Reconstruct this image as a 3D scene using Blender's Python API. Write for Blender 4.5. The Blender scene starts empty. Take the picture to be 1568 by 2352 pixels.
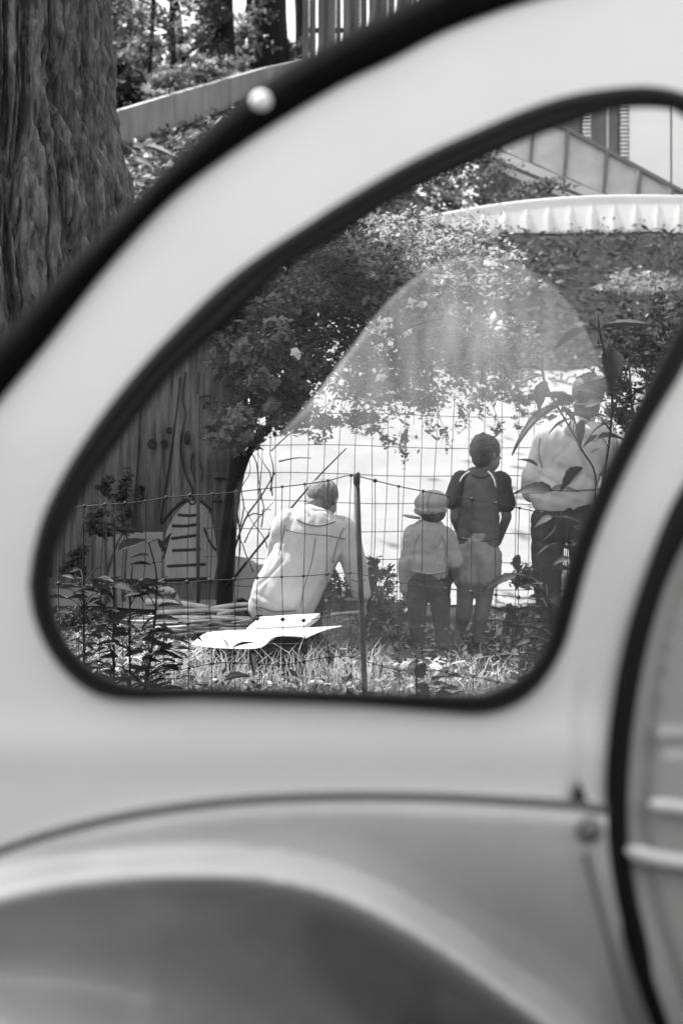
import bpy, bmesh, math, random
import numpy as np
from mathutils import Vector, Matrix
from mathutils.geometry import delaunay_2d_cdt

random.seed(7)
R = np.random.default_rng(7)
S = bpy.context.scene
COL = S.collection

# ------------------------------------------------------------------ camera
CAM_H = 1.10            # eye height of the crouching photographer
F = 3266.7              # focal length in picture units (frame 1568 x 2352)
CU, CV = 784.0, 1069.0  # optical axis in picture units
cam_data = bpy.data.cameras.new('camera')
cam = bpy.data.objects.new('camera', cam_data)
COL.objects.link(cam)
cam.location = (0, 0, CAM_H)
cam.rotation_euler = (math.radians(90), 0, 0)
cam_data.sensor_width = 36
cam_data.sensor_fit = 'AUTO'
cam_data.lens = 50
cam_data.shift_y = -107 / 2352
cam_data.clip_start = 0.05
cam_data.clip_end = 400
cam_data.dof.use_dof = True
cam_data.dof.focus_distance = 7.5
cam_data.dof.aperture_fstop = 2.5
S.camera = cam

# ------------------------------------------------------------------ light
SUN_EL, SUN_AZ = math.radians(58), math.radians(-57)     # azimuth from +Y, clockwise
to_sun = Vector((math.sin(SUN_AZ) * math.cos(SUN_EL), math.cos(SUN_AZ) * math.cos(SUN_EL), math.sin(SUN_EL)))
W = bpy.data.worlds.new('World')
S.world = W
W.use_nodes = True
wn = W.node_tree
bg = wn.nodes['Background']
sky = wn.nodes.new('ShaderNodeTexSky')
sky.sky_type = 'NISHITA'
sky.sun_disc = False
sky.sun_elevation = SUN_EL
sky.sun_rotation = SUN_AZ
sky.dust_density = 2.0
bw = wn.nodes.new('ShaderNodeRGBToBW')                    # black and white film
wn.links.new(sky.outputs[0], bw.inputs[0])
veil = wn.nodes.new('ShaderNodeMix')                     # thin even high cloud over the clear sky
veil.data_type = 'FLOAT'
veil.inputs['Factor'].default_value = .6
veil.inputs['B'].default_value = 2.6
wn.links.new(bw.outputs[0], veil.inputs['A'])
wn.links.new(veil.outputs[0], bg.inputs['Color'])
bg.inputs['Strength'].default_value = 0.15
sun_d = bpy.data.lights.new('sun', 'SUN')
sun_d.energy = 3.6
sun_d.angle = math.radians(0.5)
sun = bpy.data.objects.new('sun', sun_d)
COL.objects.link(sun)
sun.rotation_euler = to_sun.to_track_quat('Z', 'Y').to_euler()
sun.location = to_sun * 60

S.view_settings.view_transform = 'Standard'
S.view_settings.look = 'None'
S.view_settings.gamma = 1
S.view_settings.use_curve_mapping = False
S.view_settings.exposure = 2.0
S.render.engine = 'CYCLES'
S.cycles.use_denoising = True
S.cycles.max_bounces = 7
S.cycles.transparent_max_bounces = 16
S.cycles.caustics_reflective = False
S.cycles.caustics_refractive = False
S.cycles.sample_clamp_indirect = 6


# ------------------------------------------------------------------ helpers
def P(u, v, d):
    """A point at distance d in front of the camera, seen at (u, v) of the 1568 x 2352 picture."""
    return np.array([(u - CU) * d / F, d, CAM_H - (v - CV) * d / F])


ORIGIN = {}


def tag(o, label=None, cat=None, group=None, kind=None):
    if label: o['label'] = label
    if cat: o['category'] = cat
    if group: o['group'] = group
    if kind: o['kind'] = kind
    return o


def thing(name, loc, label, cat, group=None):
    o = bpy.data.objects.new(name, None)
    COL.objects.link(o)
    o.empty_display_size = 0.1
    o.location = [float(x) for x in loc]
    ORIGIN[o.name] = np.array(loc, float)
    return tag(o, label, cat, group)


def link(name, me, parent=None, kind=None):
    o = bpy.data.objects.new(name, me)
    COL.objects.link(o)
    if parent is not None: o.parent = parent
    if kind: o['kind'] = kind
    return o


def make_mesh(name, V, faces, mat, smooth=False, off=None):
    V = np.asarray(V, float).reshape(-1, 3)
    if off is not None: V = V - off
    me = bpy.data.meshes.new(name)
    if isinstance(faces, np.ndarray):
        n, k = faces.shape
        me.vertices.add(len(V))
        me.vertices.foreach_set('co', V.astype(np.float32).ravel())
        me.loops.add(n * k)
        me.loops.foreach_set('vertex_index', faces.astype(np.int32).ravel())
        me.polygons.add(n)
        me.polygons.foreach_set('loop_start', np.arange(0, n * k, k, dtype=np.int32))
        me.polygons.foreach_set('loop_total', np.full(n, k, np.int32))
        me.update(calc_edges=True)
    else:
        me.from_pydata([tuple(map(float, v)) for v in V], [], faces)
    me.validate()
    if smooth:
        me.polygons.foreach_set('use_smooth', np.ones(len(me.polygons), bool))
    if mat: me.materials.append(mat)
    me.update()
    return me


def org(parent):
    return ORIGIN.get(parent.name) if parent is not None else None


def obj(name, V, faces, mat, parent=None, smooth=False, kind=None):
    """World-space verts -> one mesh object (under parent if given)."""
    off = org(parent)
    me = make_mesh(name, V, faces, mat, smooth, off)
    o = link(name, me, parent, kind)
    ORIGIN[o.name] = off if off is not None else np.zeros(3)
    return o


class MB:
    """Collects simple solids into one mesh."""
    def __init__(self):
        self.v, self.f = [], []

    def add(self, V, Fc):
        b = len(self.v)
        self.v += [tuple(map(float, p)) for p in V]
        self.f += [tuple(b + i for i in f) for f in Fc]
        return self

    def box(self, c, s, rot=None):
        c = np.array(c, float); s = np.array(s, float) / 2
        V = np.array([[x, y, z] for x in (-1, 1) for y in (-1, 1) for z in (-1, 1)]) * s
        if rot is not None: V = V @ np.array(rot).T
        return self.add(V + c, [(0, 1, 3, 2), (4, 6, 7, 5), (0, 4, 5, 1), (2, 3, 7, 6), (0, 2, 6, 4), (1, 5, 7, 3)])

    def beam(self, p0, p1, w, h, up=(0, 0, 1)):
        p0, p1 = np.array(p0, float), np.array(p1, float)
        a = p1 - p0; L = np.linalg.norm(a); a = a / L
        s = np.cross(a, up); s = s / np.linalg.norm(s); t = np.cross(s, a)
        return self.box((p0 + p1) / 2, (L, w, h), np.stack([a, s, t], 1))

    def tube(self, pts, r, n=8, flat=1.0):
        pts = np.array(pts, float)
        m = len(pts)
        rr = np.full(m, r) if np.isscalar(r) else np.array(r, float)
        T = np.gradient(pts, axis=0)
        T /= np.linalg.norm(T, axis=1)[:, None] + 1e-12
        ref = np.array([0, 0, 1.0]) if abs(T[0][2]) < .9 else np.array([0, 1.0, 0])
        V = []
        for i in range(m):
            s = np.cross(T[i], ref); s /= np.linalg.norm(s) + 1e-12
            q = np.cross(s, T[i])
            ref = q
            for k in range(n):
                a = 2 * math.pi * k / n
                V.append(pts[i] + rr[i] * (math.cos(a) * s + flat * math.sin(a) * q))
        Fc = [(i * n + k, i * n + (k + 1) % n, (i + 1) * n + (k + 1) % n, (i + 1) * n + k) for i in range(m - 1) for k in range(n)]
        Fc += [tuple(range(n - 1, -1, -1)), tuple((m - 1) * n + k for k in range(n))]
        return self.add(V, Fc)

    def build(self, name, mat, parent=None, smooth=False, kind=None):
        return obj(name, self.v, self.f, mat, parent, smooth, kind)


# value noise --------------------------------------------------------------
_tab = R.random((64, 64))


def vnoise(x, y, px=64, py=64):
    xi, yi = np.floor(x).astype(int), np.floor(y).astype(int)
    fx, fy = x - xi, y - yi
    fx, fy = fx * fx * (3 - 2 * fx), fy * fy * (3 - 2 * fy)
    a = lambda i, j: _tab[(i % px) % 64, (j % py) % 64]
    return (a(xi, yi) * (1 - fx) + a(xi + 1, yi) * fx) * (1 - fy) + (a(xi, yi + 1) * (1 - fx) + a(xi + 1, yi + 1) * fx) * fy


def spline(pts, n):
    """Catmull-Rom resampled evenly by length."""
    p = np.array(pts, float)
    q = np.vstack([2 * p[0] - p[1], p, 2 * p[-1] - p[-2]])
    out = []
    for i in range(1, len(q) - 2):
        t = np.linspace(0, 1, 16, endpoint=False)[:, None]
        out.append(.5 * (2 * q[i] + (q[i + 1] - q[i - 1]) * t + (2 * q[i - 1] - 5 * q[i] + 4 * q[i + 1] - q[i + 2]) * t ** 2
                         + (3 * q[i] - q[i - 1] - 3 * q[i + 1] + q[i + 2]) * t ** 3))
    c = np.vstack(out + [p[-1:]])
    s = np.concatenate([[0], np.cumsum(np.linalg.norm(np.diff(c, axis=0), axis=1))])
    t = np.linspace(0, s[-1], n)
    return np.stack([np.interp(t, s, c[:, k]) for k in range(c.shape[1])], 1)


# ------------------------------------------------------------------ materials (a black and white photograph: every colour is a grey)
def mat(name, g, rough=.7, var=0.0, scale=8.0, bump=0.0, bscale=None, trans=0.0, metal=0.0, spec=.25, coat=0.0, stretch=None, g2=None, detail=4, dist=.02):
    m = bpy.data.materials.new(name)
    m.use_nodes = True
    nt = m.node_tree
    b = nt.nodes['Principled BSDF']
    b.inputs['Base Color'].default_value = (g, g, g, 1)
    b.inputs['Roughness'].default_value = rough
    b.inputs['Metallic'].default_value = metal
    b.inputs['Specular IOR Level'].default_value = spec
    b.inputs['Coat Weight'].default_value = coat
    b.inputs['Coat Roughness'].default_value = .08
    if var or bump or g2 is not None:
        tc = nt.nodes.new('ShaderNodeTexCoord')
        mp = nt.nodes.new('ShaderNodeMapping')
        if stretch: mp.inputs['Scale'].default_value = stretch
        nt.links.new(tc.outputs['Object'], mp.inputs[0])
        nz = nt.nodes.new('ShaderNodeTexNoise')
        nz.inputs['Scale'].default_value = scale
        nz.inputs['Detail'].default_value = detail
        nz.inputs['Roughness'].default_value = .6
        nt.links.new(mp.outputs[0], nz.inputs['Vector'])
        if var or g2 is not None:
            rp = nt.nodes.new('ShaderNodeValToRGB')
            lo, hi = (g * (1 - var), g * (1 + var)) if g2 is None else (g, g2)
            rp.color_ramp.elements[0].position = .32
            rp.color_ramp.elements[1].position = .68
            rp.color_ramp.elements[0].color = (lo, lo, lo, 1)
            rp.color_ramp.elements[1].color = (hi, hi, hi, 1)
            nt.links.new(nz.outputs['Fac'], rp.inputs[0])
            nt.links.new(rp.outputs[0], b.inputs['Base Color'])
        if bump:
            n2 = nz
            if bscale:
                n2 = nt.nodes.new('ShaderNodeTexNoise')
                n2.inputs['Scale'].default_value = bscale
                n2.inputs['Detail'].default_value = 5
                nt.links.new(mp.outputs[0], n2.inputs['Vector'])
            bp = nt.nodes.new('ShaderNodeBump')
            bp.inputs['Strength'].default_value = bump
            bp.inputs['Distance'].default_value = dist
            nt.links.new(n2.outputs['Fac'], bp.inputs['Height'])
            nt.links.new(bp.outputs[0], b.inputs['Normal'])
    if trans:
        out = nt.nodes['Material Output']
        tl = nt.nodes.new('ShaderNodeBsdfTranslucent')
        gt = min(1, g * 2.0)
        gt = min(gt, .9)
        tl.inputs[0].default_value = (gt, gt, gt, 1)
        mx = nt.nodes.new('ShaderNodeMixShader')
        mx.inputs[0].default_value = trans
        nt.links.new(b.outputs[0], mx.inputs[1])
        nt.links.new(tl.outputs[0], mx.inputs[2])
        nt.links.new(mx.outputs[0], out.inputs[0])
    return m


M = {}
M['body'] = mat('white car paint', .83, .32, spec=.5, coat=.6, var=.04, scale=2.5, detail=6, bump=.12, bscale=2.2)
M['wing'] = mat('grey car paint', .60, .3, spec=.5, coat=.5, var=.13, scale=4, detail=8, bump=.15, bscale=3)
M['door'] = mat('grey door paint', .38, .35, spec=.5, coat=.4, var=.04, scale=6)
M['rubber'] = mat('black rubber', .006, .5, spec=.22)
M['canvas'] = mat('black roof canvas', .006, .9, spec=.02, var=.2, scale=60)
M['groove'] = mat('grey rubber piping', .14, .7)
M['dark'] = mat('dark gap', .01, .9)
M['chrome'] = mat('polished metal', .75, .12, metal=1.0)
M['steel'] = mat('dull zinc bolt', .35, .35, metal=1.0)
M['bark'] = mat('tree bark', .018, .95, g2=.17, scale=16, bump=1.0, bscale=45, stretch=(1, 1, .25))
M['bark_dark'] = mat('dark bark', .014, .95, var=.4, scale=8, bump=.6, stretch=(1, 1, .3))
M['twig'] = mat('twig', .08, .9, var=.3, scale=20)
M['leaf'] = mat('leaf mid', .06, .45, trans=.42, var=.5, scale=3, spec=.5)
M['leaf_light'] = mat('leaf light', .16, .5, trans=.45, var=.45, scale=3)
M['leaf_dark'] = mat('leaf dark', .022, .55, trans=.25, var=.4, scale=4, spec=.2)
M['leaf_big'] = mat('broad leaf', .02, .6, spec=.12, trans=.12, var=.3, scale=12)
M['flower'] = mat('white petals', .8, .7, trans=.3)
M['soil'] = mat('soil and litter', .013, .95, g2=.036, scale=7, bump=.8, bscale=30, spec=.03)
M['gravel'] = mat('pale sandy gravel', .185, .95, detail=8, g2=.225, scale=3.0, bump=.4, bscale=60)
M['asphalt'] = mat('asphalt', .03, .9, spec=.05, var=.3, scale=40, bump=.4)
M['grass'] = mat('grass blade', .19, .6, trans=.25, var=.4, scale=2.5)
M['straw'] = mat('dry straw', .33, .8, trans=.2, var=.3, scale=6)
M['wire'] = mat('galvanised wire', .02, .6, spec=.2)
M['wire_light'] = mat('grey mesh wire', .08, .6)
M['post'] = mat('steel post paint', .02, .5, var=.2, scale=14)
M['concrete'] = mat('weathered concrete', .18, .9, g2=.28, scale=2.2, bump=.3, bscale=25, stretch=(2, 2, .5))
M['board'] = mat('weathered board', .045, .85, g2=.17, scale=9, detail=8, bump=.5, bscale=18, stretch=(3, 3, .25))
M['board_light'] = mat('pale board paint', .27, .85, var=.18, scale=6, stretch=(2, 2, .4))
M['ink'] = mat('dark paint stroke', .03, .8)
M['log'] = mat('peeled branch', .34, .85, var=.35, scale=12, bump=.3)
M['paper'] = mat('white paper', .62, .8, trans=.15)
M['darkwood'] = mat('dark wood', .03, .7, var=.3, scale=10)
M['skin'] = mat('pale skin', .24, .55, var=.06, scale=10)
M['skin_dark'] = mat('brown skin', .10, .5, var=.08, scale=10)
M['hair_black'] = mat('black curly hair', .015, .7, bump=1.0, scale=90, var=.4)
M['hair_grey'] = mat('grey hair', .06, .7, bump=.7, g2=.16, scale=40, stretch=(1, 1, .4))
M['hair_dark'] = mat('dark hair', .03, .6, bump=.6, scale=50)
M['shirt'] = mat('pale cotton shirt', .42, .85, bump=1.0, dist=.05, detail=2, scale=5, stretch=(1.2, 1.2, .65), trans=.18)
M['shirt_dark'] = mat('dark tee shirt', .025, .85, bump=1.0, scale=12, stretch=(1.2, 1.2, .65))
M['shirt_grey'] = mat('washed grey tee shirt', .075, .85, var=.3, scale=6, stretch=(1.2, 1.2, .65), bump=1.0, dist=.05, detail=2)
M['piping'] = mat('white piping', .75, .8)
M['shorts'] = mat('light grey shorts', .22, .85, var=.12, scale=7, stretch=(1.2, 1.2, .65), bump=1.0, dist=.05, detail=2)
M['sweater'] = mat('light grey jumper', .24, .9, var=.12, scale=7, stretch=(1.2, 1.2, .65), bump=1.0, dist=.05, detail=2)
M['jeans'] = mat('dark jeans', .035, .85, var=.4, scale=13, stretch=(1.2, 1.2, .65), bump=1.0, dist=.05, detail=2)
M['trousers'] = mat('black trousers', .02, .85, var=.3, scale=10)
M['hoodie'] = mat('pale grey hoodie', .34, .9, var=.1, scale=5, stretch=(1.2, 1.2, .65), bump=1.0, dist=.05, detail=2)
M['seam_and_shade'] = mat('seam and collar shade', .14, .9)
M['cap'] = mat('grey cotton cap', .22, .9, var=.2, scale=16, bump=.3)
M['shoe'] = mat('dark shoes', .04, .6)
M['sheet'] = mat('white corrugated sheet', .88, .6, trans=.4, var=.05, scale=3)
M['plaster'] = mat('white wall panel', .88, .8, var=.03, scale=1.5)
M['window_dark'] = mat('dark window glass', .06, .1, spec=.6, var=.3, scale=2)
M['shutter'] = mat('pale louvre', .70, .6)
M['metal_grey'] = mat('grey railing steel', .16, .5)
M['panel_grey'] = mat('grey balustrade panel', .50, .6, var=.12, scale=3)
M['stringer'] = mat('pale steel stringer', .55, .6, var=.06, scale=3)
M['agave'] = mat('smooth grey leaf', .22, .6, var=.1, scale=3)
M['plank'] = mat('silvery fence plank', .06, .85, g2=.17, scale=4, bump=.4, stretch=(4, 4, .2))

# window panes: clear sheet with Fresnel reflection; the opposite one has a pale veil of light painted in
def pane_mat(name, haze):
    m = bpy.data.materials.new(name)
    m.use_nodes = True
    nt = m.node_tree
    nt.nodes.clear()
    out = nt.nodes.new('ShaderNodeOutputMaterial')
    tr = nt.nodes.new('ShaderNodeBsdfTransparent')
    gl = nt.nodes.new('ShaderNodeBsdfGlossy')
    gl.inputs['Roughness'].default_value = .02
    fr = nt.nodes.new('ShaderNodeFresnel')
    fr.inputs[0].default_value = 1.18
    mx = nt.nodes.new('ShaderNodeMixShader')
    nt.links.new(fr.outputs[0], mx.inputs[0])
    nt.links.new(tr.outputs[0], mx.inputs[1])
    nt.links.new(gl.outputs[0], mx.inputs[2])
    if haze:
        tl = nt.nodes.new('ShaderNodeBsdfTranslucent')
        tl.inputs[0].default_value = (.85, .85, .85, 1)
        tc = nt.nodes.new('ShaderNodeTexCoord')
        nz = nt.nodes.new('ShaderNodeTexNoise')
        nz.inputs['Scale'].default_value = 3.0
        nz.inputs['Detail'].default_value = 5
        mr = nt.nodes.new('ShaderNodeMapRange')
        mr.inputs['From Min'].default_value = .3
        mr.inputs['From Max'].default_value = .7
        mr.inputs['To Min'].default_value = haze * .45
        mr.inputs['To Max'].default_value = haze * 1.7
        mp = nt.nodes.new('ShaderNodeMapping')
        mp.inputs['Rotation'].default_value = (0, math.radians(35), 0)
        mp.inputs['Scale'].default_value = (7, 1, 1.2)
        nt.links.new(tc.outputs['Object'], mp.inputs[0])
        nt.links.new(mp.outputs[0], nz.inputs['Vector'])
        nt.links.new(nz.outputs['Fac'], mr.inputs['Value'])
        # painted veil: full on the upper half of the pane, faded lower down
        sx = nt.nodes.new('ShaderNodeSeparateXYZ')
        nt.links.new(tc.outputs['Object'], sx.inputs[0])
        mz = nt.nodes.new('ShaderNodeMapRange')
        mz.inputs['From Min'].default_value = 1.09
        mz.inputs['From Max'].default_value = 1.27
        mz.inputs['To Min'].default_value = .10
        mz.inputs['To Max'].default_value = 1.0
        nt.links.new(sx.outputs['Z'], mz.inputs['Value'])
        mm = nt.nodes.new('ShaderNodeMath')
        mm.operation = 'MULTIPLY'
        nt.links.new(mr.outputs[0], mm.inputs[0])
        mt = nt.nodes.new('ShaderNodeMapRange')                # and thins out again towards the top edge
        mt.inputs['From Min'].default_value = 1.40
        mt.inputs['From Max'].default_value = 1.56
        mt.inputs['To Min'].default_value = 1.0
        mt.inputs['To Max'].default_value = .3
        nt.links.new(sx.outputs['Z'], mt.inputs['Value'])
        m9 = nt.nodes.new('ShaderNodeMath')
        m9.operation = 'MULTIPLY'
        nt.links.new(mz.outputs[0], m9.inputs[0])
        nt.links.new(mt.outputs[0], m9.inputs[1])
        mz = m9
        mxr = nt.nodes.new('ShaderNodeMapRange')
        mxr.inputs['From Min'].default_value = .30
        mxr.inputs['From Max'].default_value = .56
        mxr.inputs['To Min'].default_value = 1.0
        mxr.inputs['To Max'].default_value = .45
        nt.links.new(sx.outputs['X'], mxr.inputs['Value'])
        m0 = nt.nodes.new('ShaderNodeMath')
        m0.operation = 'MULTIPLY'
        nt.links.new(mz.outputs[0], m0.inputs[0])
        nt.links.new(mxr.outputs[0], m0.inputs[1])
        nt.links.new(m0.outputs[0], mm.inputs[1])
        mr = mm
        m2 = nt.nodes.new('ShaderNodeMixShader')
        nt.links.new(mr.outputs[0], m2.inputs[0])
        nt.links.new(mx.outputs[0], m2.inputs[1])
        nt.links.new(tl.outputs[0], m2.inputs[2])
        mx = m2
    nt.links.new(mx.outputs[0], out.inputs[0])
    return m


M['glass'] = pane_mat('clear window glass', 0)
M['hazed_glass'] = pane_mat('window glass with painted haze', .105)  # veil of light put into the pane's shader, graded by height and side


# ------------------------------------------------------------------ terrain
def sstep(a, b, x):
    t = np.clip((x - a) / (b - a), 0, 1)
    return t * t * (3 - 2 * t)


def terrain(x, y, rough=True):
    x, y = np.asarray(x, float), np.asarray(y, float)
    hl = np.interp(y, [-99, 10.3, 13, 16, 20, 24, 30, 36, 45, 90, 400], [0, 0, .9, 2.3, 4.5, 6.4, 9.0, 11.2, 13, 16, 20])
    hr = np.interp(y, [-99, 10.3, 16, 18, 21.3, 26, 32, 45, 90, 400], [0, 0, 1.75, 2.6, 4.56, 5.7, 6.3, 8, 10, 14])
    w = sstep(-.3, 2.2, x)
    h = hl * (1 - w) + hr * w
    if rough:
        h = h + sstep(4, 7, y) * (.05 * (vnoise(x * 1.3 + 5, y * 1.3) - .5) + .03 * (vnoise(x * 4, y * 4) - .5))
    return h


xs = np.concatenate([np.linspace(-300, -12, 14)[:-1], np.linspace(-12, 12, 121), np.linspace(12, 300, 14)[1:]])
ys = np.concatenate([np.linspace(-200, -6, 10)[:-1], np.linspace(-6, 40, 200), np.linspace(40, 390, 16)[1:]])
XX, YY = np.meshgrid(xs, ys)
ZZ = terrain(XX, YY)


def grid_faces(ny, nx):
    i = np.arange(ny * nx).reshape(ny, nx)
    return np.stack([i[:-1, :-1], i[:-1, 1:], i[1:, 1:], i[1:, :-1]], -1).reshape(-1, 4)


obj('ground', np.stack([XX, YY, ZZ], -1).reshape(-1, 3), grid_faces(*XX.shape), M['soil'], smooth=True, kind='structure')
gx, gy = np.meshgrid(np.linspace(-3.6, 5.5, 60), np.linspace(10.5, 17.2, 60))
gyy = gy + .25 * (vnoise(gx * 1.5, gx * 0) - .5)
obj('gravel_slope', np.stack([gx, gyy, terrain(gx, gyy) + .012], -1).reshape(-1, 3), grid_faces(60, 60), M['gravel'], smooth=True, kind='structure')
rx, ry = np.meshgrid(np.linspace(-60, 60, 9), np.linspace(-7, 3.4, 5))
obj('road', np.stack([rx, ry, rx * 0 + .006], -1).reshape(-1, 3), grid_faces(5, 9), M['asphalt'], kind='structure')


# ------------------------------------------------------------------ foliage helpers
def leaf_quads(C, size, up=.5, rng=R, aspect=.5, vary=.35):
    """One small folded leaf (two triangles pairs -> 1 quad kite) per centre."""
    n = len(C)
    a = rng.normal(size=(n, 3)); a[:, 2] *= .6
    a /= np.linalg.norm(a, axis=1)[:, None]
    nrm = rng.normal(size=(n, 3)) * (1 - up); nrm[:, 2] += up * 1.4
    b = np.cross(nrm, a); b /= np.linalg.norm(b, axis=1)[:, None] + 1e-9
    c = np.cross(a, b)
    s = size * (1 + vary * rng.normal(size=n))[:, None]
    s = np.clip(s, size * .4, size * 2)
    w = s * aspect * .5
    V = np.stack([C - a * s * .5, C + b * w - c * w * .25, C + a * s * .5 - c * s * .12, C - b * w - c * w * .25], 1)
    return V.reshape(-1, 3), np.arange(n * 4).reshape(n, 4)


def ell_points(ells, clump=1.0, rng=R):
    """Clumped points in ellipsoids given as (u, v, d, ru, rv, rd, n)."""
    out = []
    for (u, v, d, ru, rv, rd, n) in ells:
        c = P(u, v, d)
        rad = np.array([ru * d / F, rd, rv * d / F])
        k = max(4, n // 45)
        q = rng.normal(size=(k, 3)); q /= np.linalg.norm(q, axis=1)[:, None]
        q *= rng.random((k, 1)) ** (1 / 2.2)
        idx = rng.integers(0, k, n)
        p = q[idx] + rng.normal(size=(n, 3)) * .14 * clump
        out.append(c + p * rad)
    return np.vstack(out)


def foliage(name, pts, size, material, parent, up=.4, aspect=.5, kind='stuff', off_parent=True):
    V, Fc = leaf_quads(pts, size, up, aspect=aspect)
    return obj(name, V, Fc, material, parent, kind=kind)


# ------------------------------------------------------------------ the car
CAR_D = 1.70


def body_d(u, v):
    """Distance of the body skin: upright at the waist, leaning away towards the roof, tucked in below."""
    u, v = np.asarray(u, float), np.asarray(v, float)
    d = CAR_D + .034 * (np.clip(1650 - v, 0, None) / 1000) ** 2
    d = d + .045 * (np.clip(v - 1700, 0, None) / 600) ** 2
    d = d + .05 * ((u - 800) / 900) ** 2
    return d


car = thing('parked_car', (0, 1.75, 0), 'white vintage car, blurred and very close, with a curved rear side window', 'car')


def PB(uv, dd=0.0):
    uv = np.asarray(uv, float)
    d = body_d(uv[:, 0], uv[:, 1]) + dd
    return np.stack([(uv[:, 0] - CU) * d / F, d, CAM_H - (uv[:, 1] - CV) * d / F], 1)


band_out = spline([(-420, 1330), (-260, 1060), (-120, 890), (0, 777), (124, 642), (259, 508), (398, 368), (548, 234), (647, 164), (781, 85), (905, 20), (1040, -45), (1250, -120), (1500, -170), (1800, -190)], 90)
band_in = spline([(-300, 1420), (-150, 1150), (-60, 1005), (0, 920), (115, 781), (249, 612), (398, 453), (548, 339), (647, 274), (781, 194), (905, 133), (1040, 64), (1240, -5), (1500, -60), (1800, -80)], 90)
seal_out = spline([(65, 1345), (76, 1265), (102, 1175), (150, 1080), (200, 1000), (250, 930), (305, 862), (378, 781), (498, 662), (598, 583), (697, 518), (781, 463), (900, 392), (1000, 340), (1100, 295), (1200, 252), (1300, 219), (1400, 202), (1500, 198), (1590, 222), (1660, 290), (1690, 400), (1680, 540), (1640, 700), (1568, 850), (1500, 965), (1440, 1080), (1390, 1190), (1350, 1300), (1322, 1400), (1294, 1490), (1244, 1572), (1180, 1622), (1105, 1642), (1000, 1636), (800, 1620), (600, 1612), (450, 1607), (320, 1610), (230, 1600), (165, 1560), (112, 1497), (78, 1420), (65, 1345)], 200)
seal_in = spline([(122, 1340), (132, 1270), (162, 1195), (222, 1090), (265, 1030), (310, 970), (355, 912), (415, 845), (528, 742), (652, 624), (720, 580), (790, 538), (905, 463), (1000, 416), (1100, 371), (1200, 326), (1300, 289), (1410, 254), (1500, 249), (1560, 262), (1600, 320), (1622, 410), (1610, 540), (1568, 715), (1500, 850), (1430, 985), (1372, 1105), (1322, 1228), (1288, 1338), (1266, 1430), (1236, 1505), (1184, 1558), (1110, 1590), (1070, 1592), (1000, 1591), (800, 1585), (600, 1579), (450, 1575), (335, 1573), (255, 1556), (190, 1512), (150, 1455), (130, 1400), (122, 1340)], 200)
seal_mid = (seal_out + seal_in) / 2

seam = spline([(-400, 2130), (-200, 2030), (0, 1950), (150, 1902), (300, 1868), (450, 1845), (600, 1831), (800, 1824), (1000, 1827), (1200, 1837), (1320, 1846), (1393, 1858)], 60)
dseal_l = spline([(1720, 900), (1640, 1010), (1568, 1120), (1526, 1205), (1480, 1330), (1440, 1460), (1412, 1600), (1396, 1740), (1393, 1858), (1400, 1980), (1430, 2130), (1470, 2270), (1530, 2440), (1600, 2640)], 60)
dseal_r = spline([(1760, 960), (1680, 1060), (1612, 1165), (1568, 1240), (1520, 1345), (1484, 1465), (1458, 1590), (1440, 1730), (1434, 1858), (1440, 1970), (1466, 2110), (1512, 2255), (1570, 2430), (1640, 2640)], 60)
# right half of the body outline follows the door seal down to the seam
dseal_l = dseal_l - [4, 0]
dseal_r = dseal_r + [7, 0]
cut = [i for i, p in enumerate(dseal_l) if p[1] < 1850]
outline = np.vstack([(band_in + band_out) / 2 * [1, 1] * .35 + band_in * .65, [[1850, 400]], (dseal_l * .6 + dseal_r * .4)[cut], seam[::-1]])


def skin(outer, holes, dfun, step=28, thick=.012):
    """Curved sheet bounded by outlines (picture units), triangulated with inner points, given a thickness."""
    outer = np.asarray(outer, float)
    pts = [tuple(p) for p in outer]; edges = [(i, (i + 1) % len(outer)) for i in range(len(outer))]
    for h in holes:
        b = len(pts); pts += [tuple(p) for p in h]; edges += [(b + i, b + (i + 1) % len(h)) for i in range(len(h))]
    u0, v0 = outer.min(0); u1, v1 = outer.max(0)
    gu, gv = np.meshgrid(np.arange(u0, u1, step), np.arange(v0, v1, step))
    g = np.stack([gu.ravel(), gv.ravel()], 1)

    def inside(g, poly):
        c = np.zeros(len(g), bool)
        for i in range(len(poly)):
            a, b = poly[i], poly[i - 1]
            hit = (a[1] > g[:, 1]) != (b[1] > g[:, 1])
            xx = (b[0] - a[0]) * (g[:, 1] - a[1]) / (b[1] - a[1] + 1e-12) + a[0]
            c ^= hit & (g[:, 0] < xx)
        return c
    keep = inside(g, outer)
    for h in holes: keep &= ~inside(g, np.asarray(h))
    pts += [tuple(p) for p in g[keep]]
    V2, E2, F2, *_ = delaunay_2d_cdt([Vector(p) for p in pts], edges, [], 0, 1e-4)
    V2 = np.array([tuple(v) for v in V2]); F2 = np.array([f for f in F2])
    cen = V2[F2].mean(1)
    ok = inside(cen, outer)
    for h in holes: ok &= ~inside(cen, np.asarray(h))
    F2 = F2[ok]
    d = dfun(V2[:, 0], V2[:, 1])
    A = np.stack([(V2[:, 0] - CU) * d / F, d, CAM_H - (V2[:, 1] - CV) * d / F], 1)
    B = A + np.array([0, thick, 0])
    n = len(A)
    # orient towards the camera
    a, b, c = A[F2[:, 0]], A[F2[:, 1]], A[F2[:, 2]]
    fl = np.cross(b - a, c - a)[:, 1] > 0
    F2[fl] = F2[fl][:, ::-1]
    faces = [tuple(f) for f in F2] + [tuple(n + f[::-1]) for f in F2]
    cnt = {}
    for f in F2:
        for i in range(3):
            e = (f[i], f[(i + 1) % 3]); k = tuple(sorted(e)); cnt.setdefault(k, []).append(e)
    for k, es in cnt.items():
        if len(es) == 1:
            i, j = es[0]
            faces.append((j, i, n + i, n + j))
    return np.vstack([A, B]), faces


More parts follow.
